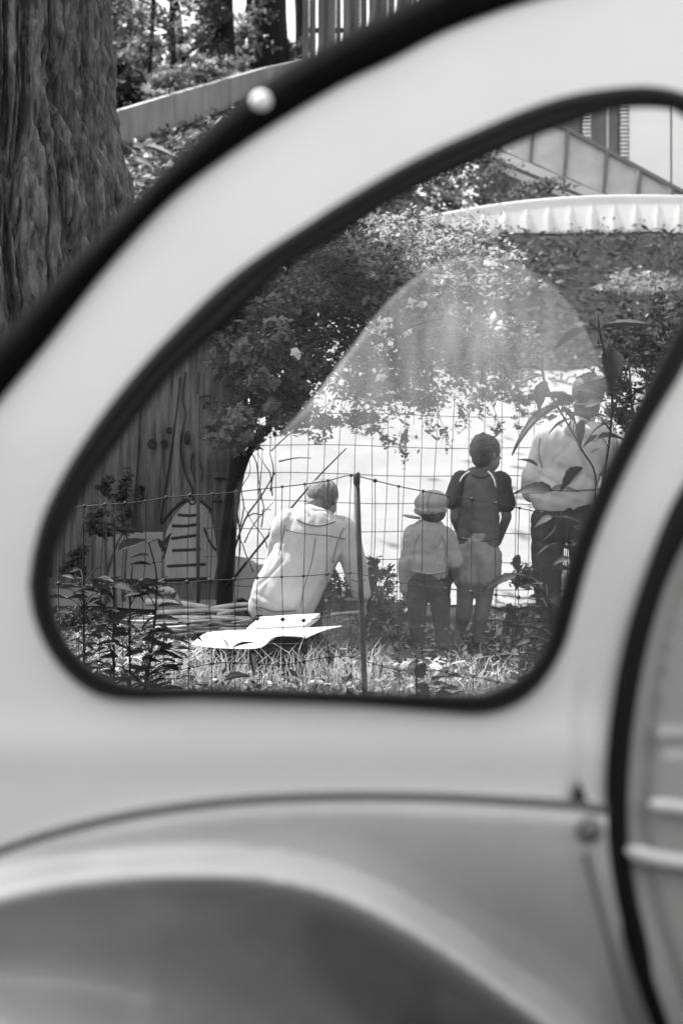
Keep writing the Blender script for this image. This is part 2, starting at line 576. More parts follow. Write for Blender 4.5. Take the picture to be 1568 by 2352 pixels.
def add_skin(name, outer, holes, dfun, material, step=28, thick=.012):
    V, Fc = skin(outer, holes, dfun, step, thick)
    o = obj(name, V, Fc, material, car, smooth=True)
    md = o.modifiers.new('edge', 'EDGE_SPLIT'); md.split_angle = math.radians(50)
    return o


def body_sheet(u, v):
    d = body_d(u, v)
    # fold line of the pillar running down from the window to the wing bolt
    ucr = np.interp(v, [1000, 1250, 1450, 1650, 1830], [1470, 1392, 1345, 1328, 1326])
    t = (u - ucr)
    d = d + sstep(1150, 1500, v) * (.010 * sstep(-8, 22, t)) + .014 * sstep(1400, 1620, v) * np.exp(-((t + 2) / 9.0) ** 2)
    # waist: soft roll just above the wing
    d = d - .006 * np.exp(-((v - 1720) / 70.0) ** 2)
    return d


add_skin('body_panel', outline, [seal_mid[:-1]], body_sheet, M['body'], step=24)


def loft(name, A, B, material, bulge, rear=.03, lobes=1, n=14, closed=False, dd=-.004):
    """Rounded strip between two outlines."""
    ts = np.linspace(0, 1, n)
    rows = []
    for t in ts:
        uv = A * (1 - t) + B * t
        if lobes == 1:
            h = bulge * (math.sin(math.pi * t) ** .6)
        else:
            h = bulge * (.45 + .55 * abs(math.sin(math.pi * lobes * t)) ** .7) * (math.sin(math.pi * t) ** .35 if 0 < t < 1 else 0)
        rows.append(PB(uv, dd - h))
    rows = [PB(A, rear)] + rows + [PB(B, rear)]
    V = np.stack(rows, 0)
    Fc = grid_faces(V.shape[0], V.shape[1])
    return obj(name, V.reshape(-1, 3), Fc, material, car, smooth=True)


loft('roof_canvas_edge', band_out, band_in, M['canvas'], .016, rear=.10)
loft('window_seal', seal_out, seal_in, M['rubber'], .018, rear=.035, lobes=2)
loft('door_seal', dseal_l, dseal_r, M['rubber'], .006, rear=.04)
V, Fc = skin(seal_mid[:-1] * 1.0, [], lambda u, v: body_d(u, v) + .008, 60, .004)
obj('window_pane', V, Fc, M['glass'], car, smooth=True)

# wing: flat shoulder, rolled rib along the wheel arch, hollow beneath it, swelling out again low on the left
ridge_pts = spline([(-400, 2190), (-200, 2112), (0, 2066), (150, 2034), (300, 2018), (450, 2010), (560, 2014), (660, 2028), (760, 2055), (860, 2098), (960, 2154), (1060, 2218), (1160, 2290), (1260, 2362), (1400, 2480), (1600, 2680)], 300)


def wing_d(u, v):
    vr = np.interp(u, ridge_pts[:, 0], ridge_pts[:, 1])
    sl = np.interp(u, ridge_pts[:, 0], np.gradient(ridge_pts[:, 1], ridge_pts[:, 0]))
    s = (v - vr) / np.sqrt(1 + sl ** 2)
    d = body_d(u, v) - .020
    x = np.clip(v - np.interp(u, seam[:, 0], seam[:, 1]), 0, None)
    d = d - .010 * sstep(0, 50, x)                                            # rolled top edge
    d = d + .00052 * .72 * np.where(x < 300, x * x / 600, x - 150) * (1 - .45 * sstep(1100, 1390, u))           # tucks under towards the sill
    kr = np.interp(u, [400, 900], [1, 1.6])
    d = d - .058 * kr * sstep(-78, 6, s) + .050 * kr * sstep(10, 56, s)               # rib
    sd = np.interp(u, [420, 700, 1000], [0, .09, .30])                        # slot between the lip and the wheel cover
    se = np.interp(u, [420, 1000, 1300], [110, 280, 400])
    d = d + sd * (sstep(26, 62, s) - sstep(se * .55, se * 1.35, s))
    wd = np.interp(u, [-400, 0, 350, 700, 1000, 1500], [120, 130, 210, 320, 380, 420])
    dp = np.interp(u, [-400, 0, 350, 700, 1000, 1500], [.030, .040, .085, .19, .28, .30])
    d = d + dp * sstep(10, wd, s)
    d = d - dp * np.interp(u, [-400, 300, 900], [4.8, 2.8, 1.2]) * sstep(wd, wd * 2.6, s)
    return d


kk = dseal_l[:, 1] > 1850
wing_outer = np.vstack([seam + [0, 7], (dseal_l + [3, 0])[kk], [[-400, 2640]]])
add_skin('rear_wing', wing_outer, [], wing_d, M['wing'], step=13, thick=.008)
tb = MB()
sp = PB(seam + [0, 3], -.022)
tb.tube(sp, .0052, 8)
tb.build('wing_piping', M['groove'], car, smooth=True)
gl = spline([(1345, 1960), (1362, 2030), (1385, 2120), (1415, 2240), (1455, 2370), (1520, 2560)], 30)
tb = MB(); tb.tube(PB(gl, -.032), .0035, 6); tb.build('wing_edge_bead', M['groove'], car, smooth=True)
tb = MB()
tri = PB(np.array([(1308, 1846), (1326, 1790), (1350, 1846)]), -.002)
trj = tri + [0, -.006, 0]
tb.add(np.vstack([trj, tri]), [(0, 1, 2), (5, 4, 3), (0, 3, 4, 1), (1, 4, 5, 2), (2, 5, 3, 0)])
tb.build('corner_gap', M['dark'], car)
# bolt on the wing corner: washer, hexagon head
def disc(mb, c, r, h, n, ax=(0, -1, 0)):
    c = np.array(c); ax = np.array(ax, float)
    mb.tube([c, c + ax * h * .6, c + ax * h * .9, c + ax * h], [r, r, r * .92, r * .75], n)
c = PB(np.array([(1352, 1905)]), -.030)[0]
mb = MB(); disc(mb, c, .016, .006, 24); mb.build('bolt_washer', M['steel'], car, smooth=False)
mb = MB(); disc(mb, c + [0, -.006, 0], .0105, .008, 6); mb.build('wing_bolt', M['steel'], car)
# press stud of the roof canvas
c = PB(np.array([(600, 232)]), -.024)[0]
mb = MB()
a = np.linspace(0, math.pi / 2, 7)
mb.tube([c + [0, -.009 * math.sin(t), 0] for t in a], [.0125 * max(math.cos(t), .05) for t in a], 20)
mb.build('press_stud', M['plaster'], car, smooth=True)

# rear door with pressed ribs and its handle
door_outer = np.vstack([(dseal_r * .7 + dseal_l * .3), [[2050, 2640], [2050, 960]]])
def door_d(u, v):
    d = body_d(u, v) + .012
    e = np.interp(v, dseal_r[:, 1], dseal_r[:, 0])
    t = u - e
    d = d + .010 * sstep(14, 34, t) - .012 * sstep(34, 62, t)              # frame fold beside the seal
    d = d - .009 * np.exp(-((v - 1692) / 14.0) ** 2) * sstep(42, 62, t)
    d = d + .010 * sstep(1640, 1675, 1692 * 2 - v) * sstep(60, 90, t)        # recessed panel above the rib
    d = d - .022 * sstep(1800, 2300, v)
    return d
add_skin('rear_door', door_outer, [], door_d, M['door'], step=12, thick=.01)
tb = MB()
tb.tube(PB(spline([(1490, 1846), (1540, 1852), (1620, 1862), (1760, 1876)], 14), -.012), [.004] + [.0085] * 12 + [.004], 12)
tb.build('door_handle', M['shutter'], car, smooth=True)
tb = MB()
tb.tube(PB(spline([(1440, 1950), (1475, 1963), (1530, 1975), (1620, 1985), (1760, 1996)], 14), -.014), [.005] + [.0098] * 12 + [.005], 12)
tb.build('door_rub_strip', M['shutter'], car, smooth=True)

# the rest of the shell below the line of sight: floor, far sill, wheel, opposite window
mb = MB(); mb.box((0, 2.80, .30), (2.6, .56, .05)); mb.build('floor_pan', M['dark'], car)
mb = MB(); mb.box((.1, 3.09, .43), (2.6, .06, .30)); mb.build('far_sill', M['wing'], car)
mb = MB()
wc = P(330, 2900, 2.62); wc[2] = .31
ang = np.linspace(0, 2 * math.pi, 41)
def ring(r, y): return [np.array([wc[0] + r * math.cos(t), y, wc[2] + r * math.sin(t)]) for t in ang]
tyre = thing('wheel', wc, None, None); tyre.parent = car
tyre.location = wc - ORIGIN[car.name]; ORIGIN[tyre.name] = wc
mb.tube(ring(.245, wc[1] + .06), .065, 12); mb.build('tyre', M['rubber'], tyre, smooth=True)
mb = MB(); mb.tube([wc, wc + [0, .05, 0], wc + [0, .10, 0]], [.17, .19, .19], 32); mb.build('rim', M['steel'], tyre, smooth=False)

far_poly = spline([(541, 1130), (575, 1075), (640, 1000), (720, 912), (800, 808), (870, 715), (930, 655), (990, 612), (1050, 592), (1110, 588), (1180, 604), (1260, 650), (1330, 735), (1372, 820), (1392, 880), (1398, 980), (1380, 1120), (1340, 1260), (1300, 1400), (1270, 1600), (1260, 1660), (900, 1660), (850, 1600), (780, 1500), (715, 1435), (640, 1370), (575, 1300), (545, 1220), (541, 1130)], 120)
V, Fc = skin(far_poly[:-1], [], lambda u, v: u * 0 + 3.06 + .00004 * (v - 1200), 60, .004)
obj('opposite_window_pane', V, Fc, M['hazed_glass'], car)

# unseen leafy light blocker, added behind the camera to darken the lower car body
hx, ht = np.meshgrid(np.linspace(-13, 13, 180), np.linspace(0, 1, 60))
pr = np.interp(ht, [0, .42, .58, 1], [-3.0, -3.15, -4.2, -4.3]); hz = np.interp(ht, [0, .42, .58, 1], [-.02, 2.0, 2.05, -.02])
nn = .28 * (vnoise(hx * 2.2 + 7, ht * 14) - .5) + .16 * (vnoise(hx * 7, ht * 40 + 3) - .5)
tag(obj('light_blocker', np.stack([hx, pr + nn, hz + nn * (hz > .1)], -1).reshape(-1, 3), grid_faces(60, 180), M['leaf'], None, smooth=False), 'long dark leafy light blocker added behind the camera to shade the lower car', 'light_blocker')

# ------------------------------------------------------------------ figures
def cap(p0, p1, r0, r1, flat=1.0, side=(1, 0, 0), n=16):
    p0, p1 = np.array(p0, float), np.array(p1, float)
    a = p1 - p0; L = np.linalg.norm(a); a = a / L
    s = np.array(side, float); s = s - a * s.dot(a); s /= np.linalg.norm(s)
    q = np.cross(a, s)
    rows = []
    for t in np.linspace(-math.pi / 2, 0, 5)[1:]: rows.append((p0 + a * r0 * math.sin(t) * min(1, flat + .2), r0 * math.cos(t)))
    for t in np.linspace(0, math.pi / 2, 5)[:-1]: rows.append((p1 + a * r1 * math.sin(t) * min(1, flat + .2), r1 * math.cos(t)))
    V = []
    for c, r in rows:
        for k in range(n):
            th = 2 * math.pi * k / n
            V.append(c + r * (math.cos(th) * s + flat * math.sin(th) * q))
    m = len(rows)
    Fc = [(i * n + k, i * n + (k + 1) % n, (i + 1) * n + (k + 1) % n, (i + 1) * n + k) for i in range(m - 1) for k in range(n)]
    Fc += [tuple(range(n - 1, -1, -1)), tuple((m - 1) * n + k for k in range(n))]
    return V, Fc


def ellip(c, r, rotz=0, tilt=0):
    c = np.array(c, float)
    M3 = np.array(Matrix.Rotation(rotz, 3, 'Z') @ Matrix.Rotation(tilt, 3, 'Y'))
    n, m = 18, 12
    V = []
    for i in range(m + 1):
        t = -math.pi / 2 + math.pi * (i + (.001 if i == 0 else (-.001 if i == m else 0))) / m
        for k in range(n):
            a = 2 * math.pi * k / n
            V.append(c + M3 @ (np.array([math.cos(t) * math.cos(a), math.cos(t) * math.sin(a), math.sin(t)]) * r))
    Fc = [(i * n + k, i * n + (k + 1) % n, (i + 1) * n + (k + 1) % n, (i + 1) * n + k) for i in range(m) for k in range(n)]
    Fc += [tuple(range(n - 1, -1, -1)), tuple(m * n + k for k in range(n))]
    return V, Fc


def blob(name, solids, voxel, smooth, material, parent, wrinkle=0.0, wscale=18.0, seed=0, up_only=False):
    mb = MB()
    for V, Fc in solids: mb.add(V, Fc)
    me = make_mesh('tmp', mb.v, mb.f, None)
    t = bpy.data.objects.new('tmp', me); COL.objects.link(t)
    r = t.modifiers.new('r', 'REMESH'); r.mode = 'VOXEL'; r.voxel_size = voxel
    s = t.modifiers.new('s', 'SMOOTH'); s.factor = .5; s.iterations = smooth
    dg = bpy.context.evaluated_depsgraph_get()
    ev = t.evaluated_get(dg)
    nm = bpy.data.meshes.new_from_object(ev)
    bpy.data.objects.remove(t); bpy.data.meshes.remove(me)
    nm.name = name
    b2 = bmesh.new(); b2.from_mesh(nm)                      # keep the outer skin only
    seen, best = set(), []
    for v0 in b2.verts:
        if v0 in seen: continue
        st_, isl = [v0], []
        seen.add(v0)
        while st_:
            x = st_.pop(); isl.append(x)
            for e in x.link_edges:
                y = e.other_vert(x)
                if y not in seen: seen.add(y); st_.append(y)
        if len(isl) > len(best): best = isl
    keep = set(best)
    bmesh.ops.delete(b2, geom=[v for v in b2.verts if v not in keep], context='VERTS')
    b2.to_mesh(nm); b2.free()
    n = len(nm.vertices)
    co = np.zeros(n * 3, np.float32); nm.vertices.foreach_get('co', co); co = co.reshape(-1, 3).astype(float)
    if wrinkle:
        no = np.zeros(n * 3, np.float32); nm.vertex_normals.foreach_get('vector', no); no = no.reshape(-1, 3)
        ax, az = co[:, 0] + .7 * co[:, 1], co[:, 2]
        w = np.zeros(n)                                        # long narrow creases hanging in three directions
        for k, (an, fq, lw) in enumerate(((10, .55, 1.0), (-38, .7, .8), (48, .65, .7), (80, .6, .35))):
            c_, s_ = math.cos(math.radians(an)), math.sin(math.radians(an))
            p_, q_ = (ax * c_ + az * s_) * wscale * fq, (az * c_ - ax * s_) * wscale * .16
            k1 = 1 - np.abs(2 * vnoise(p_ + seed * 3.1 + k * 11 + .6 * vnoise(p_ * .5, q_ * 2 + k), q_ + seed * 1.7 + k * 5) - 1)
            k2 = vnoise(p_ * .4 + 20, q_ + 7 + k)
            w -= lw * np.clip((k1 - .72) / .28, 0, 1) ** 1.3 * np.clip(k2 * 2 - .5, 0, 1) * 1.6
            w += lw * .5 * (vnoise(p_ * .6 + 9 * k, q_ * 1.5) - .5)
        w = np.clip(w, -1.6, 1)
        co = co + no * ((w + .55) * wrinkle)[:, None]
    co = co - org(parent)
    nm.vertices.foreach_set('co', co.astype(np.float32).ravel())
    nm.polygons.foreach_set('use_smooth', np.ones(len(nm.polygons), bool))
    nm.materials.append(material)
    nm.update()
    o = link(name, nm, parent)
    ORIGIN[o.name] = org(parent)
    return o


def hand(wrist, elbow, scale=1.0, curl=(0, .3, -1), thumb=(-1, 0, -.4)):
    """Palm with five fingers of unequal length, slightly curled."""
    w = np.array(wrist, float); a = w - np.array(elbow, float); a /= np.linalg.norm(a)
    c = np.array(curl, float); c = c - a * c.dot(a); c /= np.linalg.norm(c)
    s = np.cross(a, c)
    out = [cap(w, w + a * .055 * scale, .020 * scale, .026 * scale, .55, side=s)]
    k = w + a * .075 * scale
    for i, (o, L) in enumerate(((-.024, .058), (-.008, .068), (.008, .064), (.024, .050))):
        b = k + s * o * scale - a * .012 * scale
        j = b + (a * .8 + c * .3) * L * .55 * scale
        e = j + (a * .55 + c * .75) * L * .5 * scale
        out += [cap(b, j, .0085 * scale, .0078 * scale), cap(j, e, .0078 * scale, .0066 * scale)]
    t0 = w + a * .02 * scale - s * .018 * scale
    t1 = t0 + (a * .6 - s * .7 + c * .2) * .035 * scale
    t2 = t1 + (a * .9 - s * .15 + c * .35) * .028 * scale
    out += [cap(t0, t1, .011 * scale, .0095 * scale), cap(t1, t2, .0095 * scale, .0075 * scale)]
    return out


def head_solids(c, w, h, look, ears=True):
    """Skull, jaw, nose, brow and ears of a head of width w and height h looking along `look` (radians from +Y, + is to the right)."""
    c = np.array(c, float)
    f = np.array([math.sin(look), math.cos(look), 0]); s = np.array([math.cos(look), -math.sin(look), 0])
    out = [ellip(c + [0, 0, h * .12], (w * .5, w * .60, h * .38), -look)]
    out.append(ellip(c + f * w * .16 + [0, 0, -h * .20], (w * .36, w * .42, h * .30), -look))
    out.append(cap(c + f * w * .56 + [0, 0, h * .03], c + f * w * .66 + [0, 0, -h * .10], w * .045, w * .085))
    out.append(cap(c + f * w * .46 + s * w * .2 + [0, 0, h * .08], c + f * w * .46 - s * w * .2 + [0, 0, h * .08], w * .09, w * .09))
    out.append(cap(c + f * w * .54 + s * w * .12 + [0, 0, -h * .24], c + f * w * .54 - s * w * .12 + [0, 0, -h * .24], w * .05, w * .05))
    if ears:
        for g in (-1, 1):
            e = c + s * g * w * .51 + [0, 0, -h * .03] - f * w * .02
            out.append(ellip(e, (w * .055, w * .11, h * .12), -look))
    return out


def uv(u, v, d):
    return P(u, v, d)


# --- boy in the dark tee shirt -------------------------------------------------------------------
bd = 8.75
boy = thing('person', (P(1080, 1480, bd)[0], bd, 0), 'boy with curly black hair, dark tee shirt and light shorts, standing with his back turned', 'person', 'people beyond the wire fence')
q = lambda u, v, dy=0.0: P(u, v, bd + dy)
sk = head_solids(q(1118, 1044), .150, .215, 1.0)
sk += [cap(q(1105, 1092), q(1114, 1055), .050, .046), cap(q(1104, 1110), q(1098, 1200), .115, .105, .62), cap(q(1097, 1200), q(1094, 1275), .10, .115, .68)]
sk += [cap(q(1060, 1108), q(1140, 1110), .05, .05)]
sk += [cap(q(1052, 1112), q(1044, 1190), .040, .032), cap(q(1044, 1190), q(1062, 1242, .12), .031, .024)] + hand(q(1062, 1242, .12), q(1044, 1190), .85, (1, .2, 0))
sk += [cap(q(1152, 1112), q(1163, 1188), .040, .032), cap(q(1163, 1188), q(1142, 1246, .12), .031, .024)] + hand(q(1142, 1246, .12), q(1163, 1188), .85, (-1, .2, 0))
sk += [cap(q(1076, 1285), q(1066, 1385), .078, .050), cap(q(1066, 1385, -.01), q(1062, 1420, -.02), .050, .047), cap(q(1062, 1420, -.015), q(1048, 1470), .047, .028)]
sk += [cap(q(1118, 1285), q(1110, 1385), .078, .050), cap(q(1110, 1385, -.01), q(1104, 1420, -.02), .050, .047), cap(q(1104, 1420, -.015), q(1095, 1468), .047, .028)]
blob('body', sk, .008, 4, M['skin_dark'], boy)
hs = [ellip(q(1115, 1030), (.084, .098, .088), -.65), ellip(q(1105, 1052, -.03), (.062, .05, .062))]
rg = np.random.default_rng(5)
for i in range(190):
    dv = rg.normal(size=3); dv /= np.linalg.norm(dv)
    if dv[2] < -.45 or (dv[1] > .5 and dv[2] < .35): continue
    hs.append(ellip(q(1113, 1032) + dv * np.array([.083, .096, .088]), np.full(3, .009 + .014 * rg.random() ** 2)))
blob('hair', hs, .0055, 1, M['hair_black'], boy)
tee = [cap(q(1068, 1108), q(1138, 1110), .066, .066, .85), cap(q(1103, 1112), q(1098, 1190), .138, .128, .66), cap(q(1098, 1190), q(1096, 1246), .128, .136, .70), cap(q(1106, 1094), q(1107, 1100), .058, .07, .9)]
blob('shirt_body', tee, .009, 3, M['shirt_grey'], boy, .007, 19, 1)
tl = [cap(q(1060, 1104), q(1040, 1150), .066, .060), cap(q(1082, 1096), q(1058, 1106), .046, .064)]
blob('sleeve', tl, .008, 3, M['shirt_dark'], boy, .003, 30, 2)
tr = [cap(q(1146, 1106), q(1160, 1155), .068, .064), cap(q(1128, 1097), q(1150, 1108), .046, .066)]
blob('sleeve', tr, .008, 3, M['shirt_dark'], boy, .003, 30, 3)
for pts in ([(1078, 1082), (1068, 1088), (1060, 1096), (1055, 1106)], [(1120, 1082), (1128, 1090), (1134, 1102), (1138, 1118)]):
    mb = MB(); mb.tube([P(a, b, bd - .080 - .010 * i) for i, (a, b) in enumerate(pts)], .0048, 8); mb.build('piping', M['piping'], boy, smooth=True)
sh = [cap(q(1095, 1244), q(1095, 1272), .132, .140, .75), cap(q(1076, 1275), q(1071, 1322), .095, .088), cap(q(1116, 1275), q(1117, 1322), .098, .090)]
blob('shorts', sh, .009, 3, M['shorts'], boy, .007, 18, 4)
for (u, du) in ((1047, -8), (1094, -2)):
    a = q(u, 1472); b = q(u, 1472) + [-.01, .10, -.012]
    blob('shoe', [cap(a + [0, -.03, 0], b, .034, .030, .8), cap(a + [0, 0, .005], a + [0, 0, .04], .036, .036)], .008, 3, M['shoe'], boy)

# --- small child in a cap ------------------------------------------------------------------------
cd = 8.5
kid = thing('person', (P(988, 1490, cd)[0], cd, 0), 'small child in a soft cap, pale jumper and dark jeans standing beside the taller boy', 'person', 'people beyond the wire fence')
q = lambda u, v, dy=0.0: P(u, v, cd + dy)
sk = head_solids(q(993, 1172), .150, .185, -.25)
sk += [cap(q(988, 1216), q(991, 1195), .042, .042), cap(q(985, 1228), q(983, 1310), .092, .098, .72), cap(q(948, 1226), q(1022, 1228), .042, .042)]
sk += [cap(q(941, 1232), q(931, 1300), .038, .030), cap(q(931, 1300), q(930, 1362, .04), .030, .023)] + hand(q(930, 1362, .04), q(931, 1300), .72, (1, .5, 0))
sk += [cap(q(1028, 1232), q(1044, 1292), .038, .030), cap(q(1044, 1292), q(1040, 1325, .12), .030, .024)] + hand(q(1040, 1325, .12), q(1044, 1292), .72, (-1, .5, 0))
sk += [cap(q(962, 1330), q(957, 1400), .056, .042), cap(q(957, 1400), q(958, 1480), .042, .028), cap(q(1006, 1330), q(1012, 1400), .056, .042), cap(q(1012, 1400), q(1016, 1480), .042, .028)]
blob('body', sk, .008, 4, M['skin'], kid)
hs = [ellip(q(993, 1178, -.012), (.080, .085, .062))]
blob('hair', hs, .007, 2, M['hair_dark'], kid)
hat = [ellip(q(990, 1155), (.096, .105, .072), .2, -.12), cap(q(962, 1178), q(1012, 1176), .066, .066, 1.0), ]
hat_o = blob('cap', [ellip(q(990, 1154), (.102, .108, .076), .2, -.10), ellip(q(988, 1172), (.100, .104, .040), 0, -.05)], .007, 2, M['cap'], kid, .004, 40, 5)
blob('cap_brim', [ellip(q(945, 1187, .03), (.058, .075, .010), 0, .18)], .005, 2, M['cap'], kid)
sw = [cap(q(985, 1216), q(986, 1224), .06, .09, .8), cap(q(985, 1232), q(983, 1290), .118, .122, .74), cap(q(983, 1290), q(982, 1316), .124, .118, .76),
      cap(q(948, 1226), q(1022, 1228), .055, .055), cap(q(944, 1230), q(932, 1300), .052, .046), cap(q(932, 1300), q(931, 1350, .03), .046, .040),
      cap(q(1027, 1232), q(1046, 1292), .052, .048), cap(q(1046, 1292), q(1041, 1318, .10), .048, .040)]
blob('jumper', sw, .008, 3, M['sweater'], kid, .007, 19, 6)
je = [cap(q(983, 1318), q(983, 1342), .112, .116, .78), cap(q(960, 1345), q(957, 1410), .074, .053), cap(q(957, 1410), q(958, 1478), .053, .042), cap(q(1008, 1345), q(1012, 1410), .074, .053), cap(q(1012, 1410), q(1016, 1478), .053, .042)]
blob('jeans', je, .008, 2, M['jeans'], kid, .006, 34, 7)
for u in (958, 1016):
    a = q(u, 1482)
    blob('shoe', [cap(a + [0, -.03, 0], a + [0, .08, -.005], .034, .030, .75)], .008, 2, M['shoe'], kid)

# --- adult in a hooded top -----------------------------------------------------------------------
ad = 8.6
adult = thing('person', (P(1310, 1487, ad)[0], ad, 0), 'adult in a pale hooded top and black trousers standing behind the leafy plant', 'person', 'people beyond the wire fence')
q = lambda u, v, dy=0.0: P(u, v, ad + dy)
sk = head_solids(q(1352, 905), .150, .215, .2)
sk += [cap(q(1340, 985), q(1350, 940), .058, .054), cap(q(1318, 1010), q(1305, 1150), .15, .14, .62), cap(q(1300, 1150), q(1300, 1190), .15, .16, .66)]
sk += [cap(q(1255, 1010), q(1230, 1095), .052, .042), cap(q(1230, 1095), q(1262, 1150, .14), .04, .030)] + hand(q(1262, 1150, .14), q(1230, 1095), 1, (1, .3, 0))
sk += [cap(q(1382, 1010), q(1412, 1095), .052, .042), cap(q(1412, 1095), q(1380, 1150, .14), .04, .030)] + hand(q(1380, 1150, .14), q(1412, 1095), 1, (-1, .3, 0))
sk += [cap(q(1262, 1200), q(1262, 1345), .095, .06), cap(q(1262, 1345), q(1262, 1470), .06, .038), cap(q(1342, 1200), q(1345, 1345), .095, .06), cap(q(1345, 1345), q(1345, 1470), .06, .038)]
blob('body', sk, .01, 4, M['skin'], adult)
blob('hair', [ellip(q(1350, 898, -.015), (.098, .115, .112)), ellip(q(1346, 935, -.04), (.08, .06, .07))], .008, 2, M['hair_dark'], adult, .004, 40, 8)
ho = [cap(q(1252, 1014), q(1386, 1014), .088, .088, .9), cap(q(1240, 1040), q(1320, 1040), .08, .12), cap(q(1390, 1040), q(1320, 1040), .08, .12), cap(q(1316, 1020), q(1300, 1100), .205, .195, .62), cap(q(1302, 1095), q(1290, 1136), .195, .205, .64),
      cap(q(1252, 1012), q(1226, 1095), .080, .074), cap(q(1226, 1095), q(1222, 1128, .08), .074, .07), cap(q(1386, 1012), q(1414, 1095), .080, .07), cap(q(1414, 1095), q(1392, 1140, .1), .07, .06), cap(q(1328, 985), q(1330, 1000), .10, .13, .8)]
blob('hooded_top', ho, .010, 2, M['hoodie'], adult, .010, 15, 9)
blob('hood', [cap(q(1296, 975, -.05), q(1372, 990, -.05), .050, .050, .8), cap(q(1310, 985, -.10), q(1356, 1000, -.10), .055, .055, .7), cap(q(1292, 972, .0), q(1290, 968, .05), .045, .04)], .009, 3, M['hoodie'], adult, .006, 26, 10)
tr = [cap(q(1298, 1148), q(1300, 1190), .165, .172, .68), cap(q(1258, 1200), q(1256, 1330), .112, .086), cap(q(1256, 1330), q(1260, 1465), .086, .066), cap(q(1342, 1200), q(1346, 1330), .112, .086), cap(q(1346, 1330), q(1346, 1465), .086, .066)]
blob('trousers', tr, .011, 3, M['trousers'], adult, .008, 20, 11)
for u in (1260, 1346):
    a = q(u, 1474)
    blob('shoe', [cap(a + [0, -.05, 0], a + [0, .14, -.006], .042, .036, .75)], .01, 2, M['shoe'], adult)

# --- man crouching at the low table ------------------------------------------------------------------
md_ = 8.35
man = thing('person', (P(640, 1440, md_)[0], md_, 0), 'grey haired man in a pale shirt sitting low and bending over white papers', 'person', 'people beyond the wire fence')
q = lambda u, v, dy=0.0: P(u, v, md_ + dy)
sk = head_solids(q(746, 1146, .10), .158, .215, .55)
sk += [cap(q(722, 1188, .03), q(738, 1160, .08), .058, .052), cap(q(718, 1215), q(665, 1330), .165, .165, .66), cap(q(655, 1345), q(640, 1385), .165, .175, .75), cap(q(665, 1195), q(785, 1212), .07, .07)]
sk += [cap(q(793, 1222), q(818, 1310, .06), .055, .043), cap(q(818, 1310, .06), q(832, 1385, .10), .042, .030)] + hand(q(832, 1385, .10), q(818, 1310, .06), 1, (-1, .5, 0))
sk += [cap(q(655, 1205), q(632, 1300, .18), .055, .043), cap(q(632, 1300, .18), q(680, 1350, .40), .042, .030)] + hand(q(680, 1350, .40), q(632, 1300, .18), 1, (1, .5, 0))
sk += [cap(q(615, 1392, .05), q(620, 1362, .50), .095, .068), cap(q(620, 1362, .50), q(622, 1440, .62), .066, .042), cap(q(668, 1392, .05), q(712, 1370, .48), .095, .068), cap(q(712, 1370, .48), q(715, 1440, .60), .066, .042)]
blob('body', sk, .01, 4, M['skin'], man)
blob('hair', [ellip(q(742, 1134, .085), (.090, .104, .092), -.5), ellip(q(732, 1158, .05), (.072, .066, .062))], .007, 2, M['hair_grey'], man, .004, 60, 12)
st = [cap(q(718, 1186, .02), q(716, 1196, .02), .075, .11, .8), cap(q(664, 1202), q(786, 1220), .088, .088, .9), cap(q(722, 1232), q(690, 1300), .196, .188, .68), cap(q(690, 1300), q(650, 1375), .190, .196, .74), cap(q(640, 1380), q(628, 1396), .170, .150, .7),
      cap(q(792, 1226), q(818, 1312, .06), .080, .070), cap(q(818, 1312, .06), q(829, 1362, .09), .068, .055), cap(q(656, 1210), q(634, 1300, .18), .082, .072), cap(q(634, 1300, .18), q(668, 1338, .34), .07, .055)]
blob('shirt', st, .009, 2, M['shirt'], man, .0065, 17, 13)
mb = MB()
cc = q(727, 1178, .03)
a = np.linspace(0, 2 * math.pi, 25)
mb.tube([cc + np.array([.084 * math.cos(t), .080 * math.sin(t), -.020 * math.cos(t) - .012 * math.sin(t)]) for t in a], .016, 8, 1.7)
mb.build('collar', M['shirt'], man, smooth=True)
tr = [cap(q(612, 1394, .05), q(618, 1364, .50), .112, .084), cap(q(618, 1364, .50), q(620, 1432, .62), .082, .062), cap(q(670, 1394, .05), q(714, 1372, .48), .112, .084), cap(q(714, 1372, .48), q(716, 1432, .60), .082, .062), cap(q(628, 1398, .0), q(655, 1400, .0), .135, .135, .8)]
blob('trousers', tr, .010, 3, M['trousers'], man, .007, 20, 14)
for (u, dy) in ((620, .62), (716, .60)):
    a = q(u, 1470, dy); a[2] = .04
    blob('shoe', [cap(a + [0, -.05, 0], a + [0, .16, -.006], .045, .036, .75)], .01, 2, M['shoe'], man)
stump = MB(); sc = q(636, 1400, .0)
stump.tube([(sc[0], sc[1] + .0, 0), (sc[0], sc[1], .05), (sc[0], sc[1], .135)], [.20, .18, .175], 18)
tag(stump.build('log_seat', M['darkwood'], None, smooth=False), 'short dark log the crouching man sits on', 'log')

from mathutils.bvhtree import BVHTree


def trace(o, pts, r, name, material, parent, n=22):
    """A thin line, for stitching and for collar shade, laid on the surface of a garment."""
    me = o.data; off = Vector(ORIGIN[o.name])
    bv = BVHTree.FromPolygons([v.co + off for v in me.vertices], [p.vertices[:] for p in me.polygons])
    c0 = Vector((0, 0, CAM_H)); out = []
    for u, v in spline(pts, n):
        dr = (Vector(P(u, v, 9)) - c0).normalized()
        h = bv.ray_cast(c0, dr)
        if h[0] is not None: out.append(np.array(h[0] - dr * r * .3))
    if len(out) > 3:
        mb = MB(); mb.tube(out, r, 6); mb.build(name, material, parent, smooth=True)


def child(root, name): return [c for c in root.children if c.name.split('.')[0] == name][0]


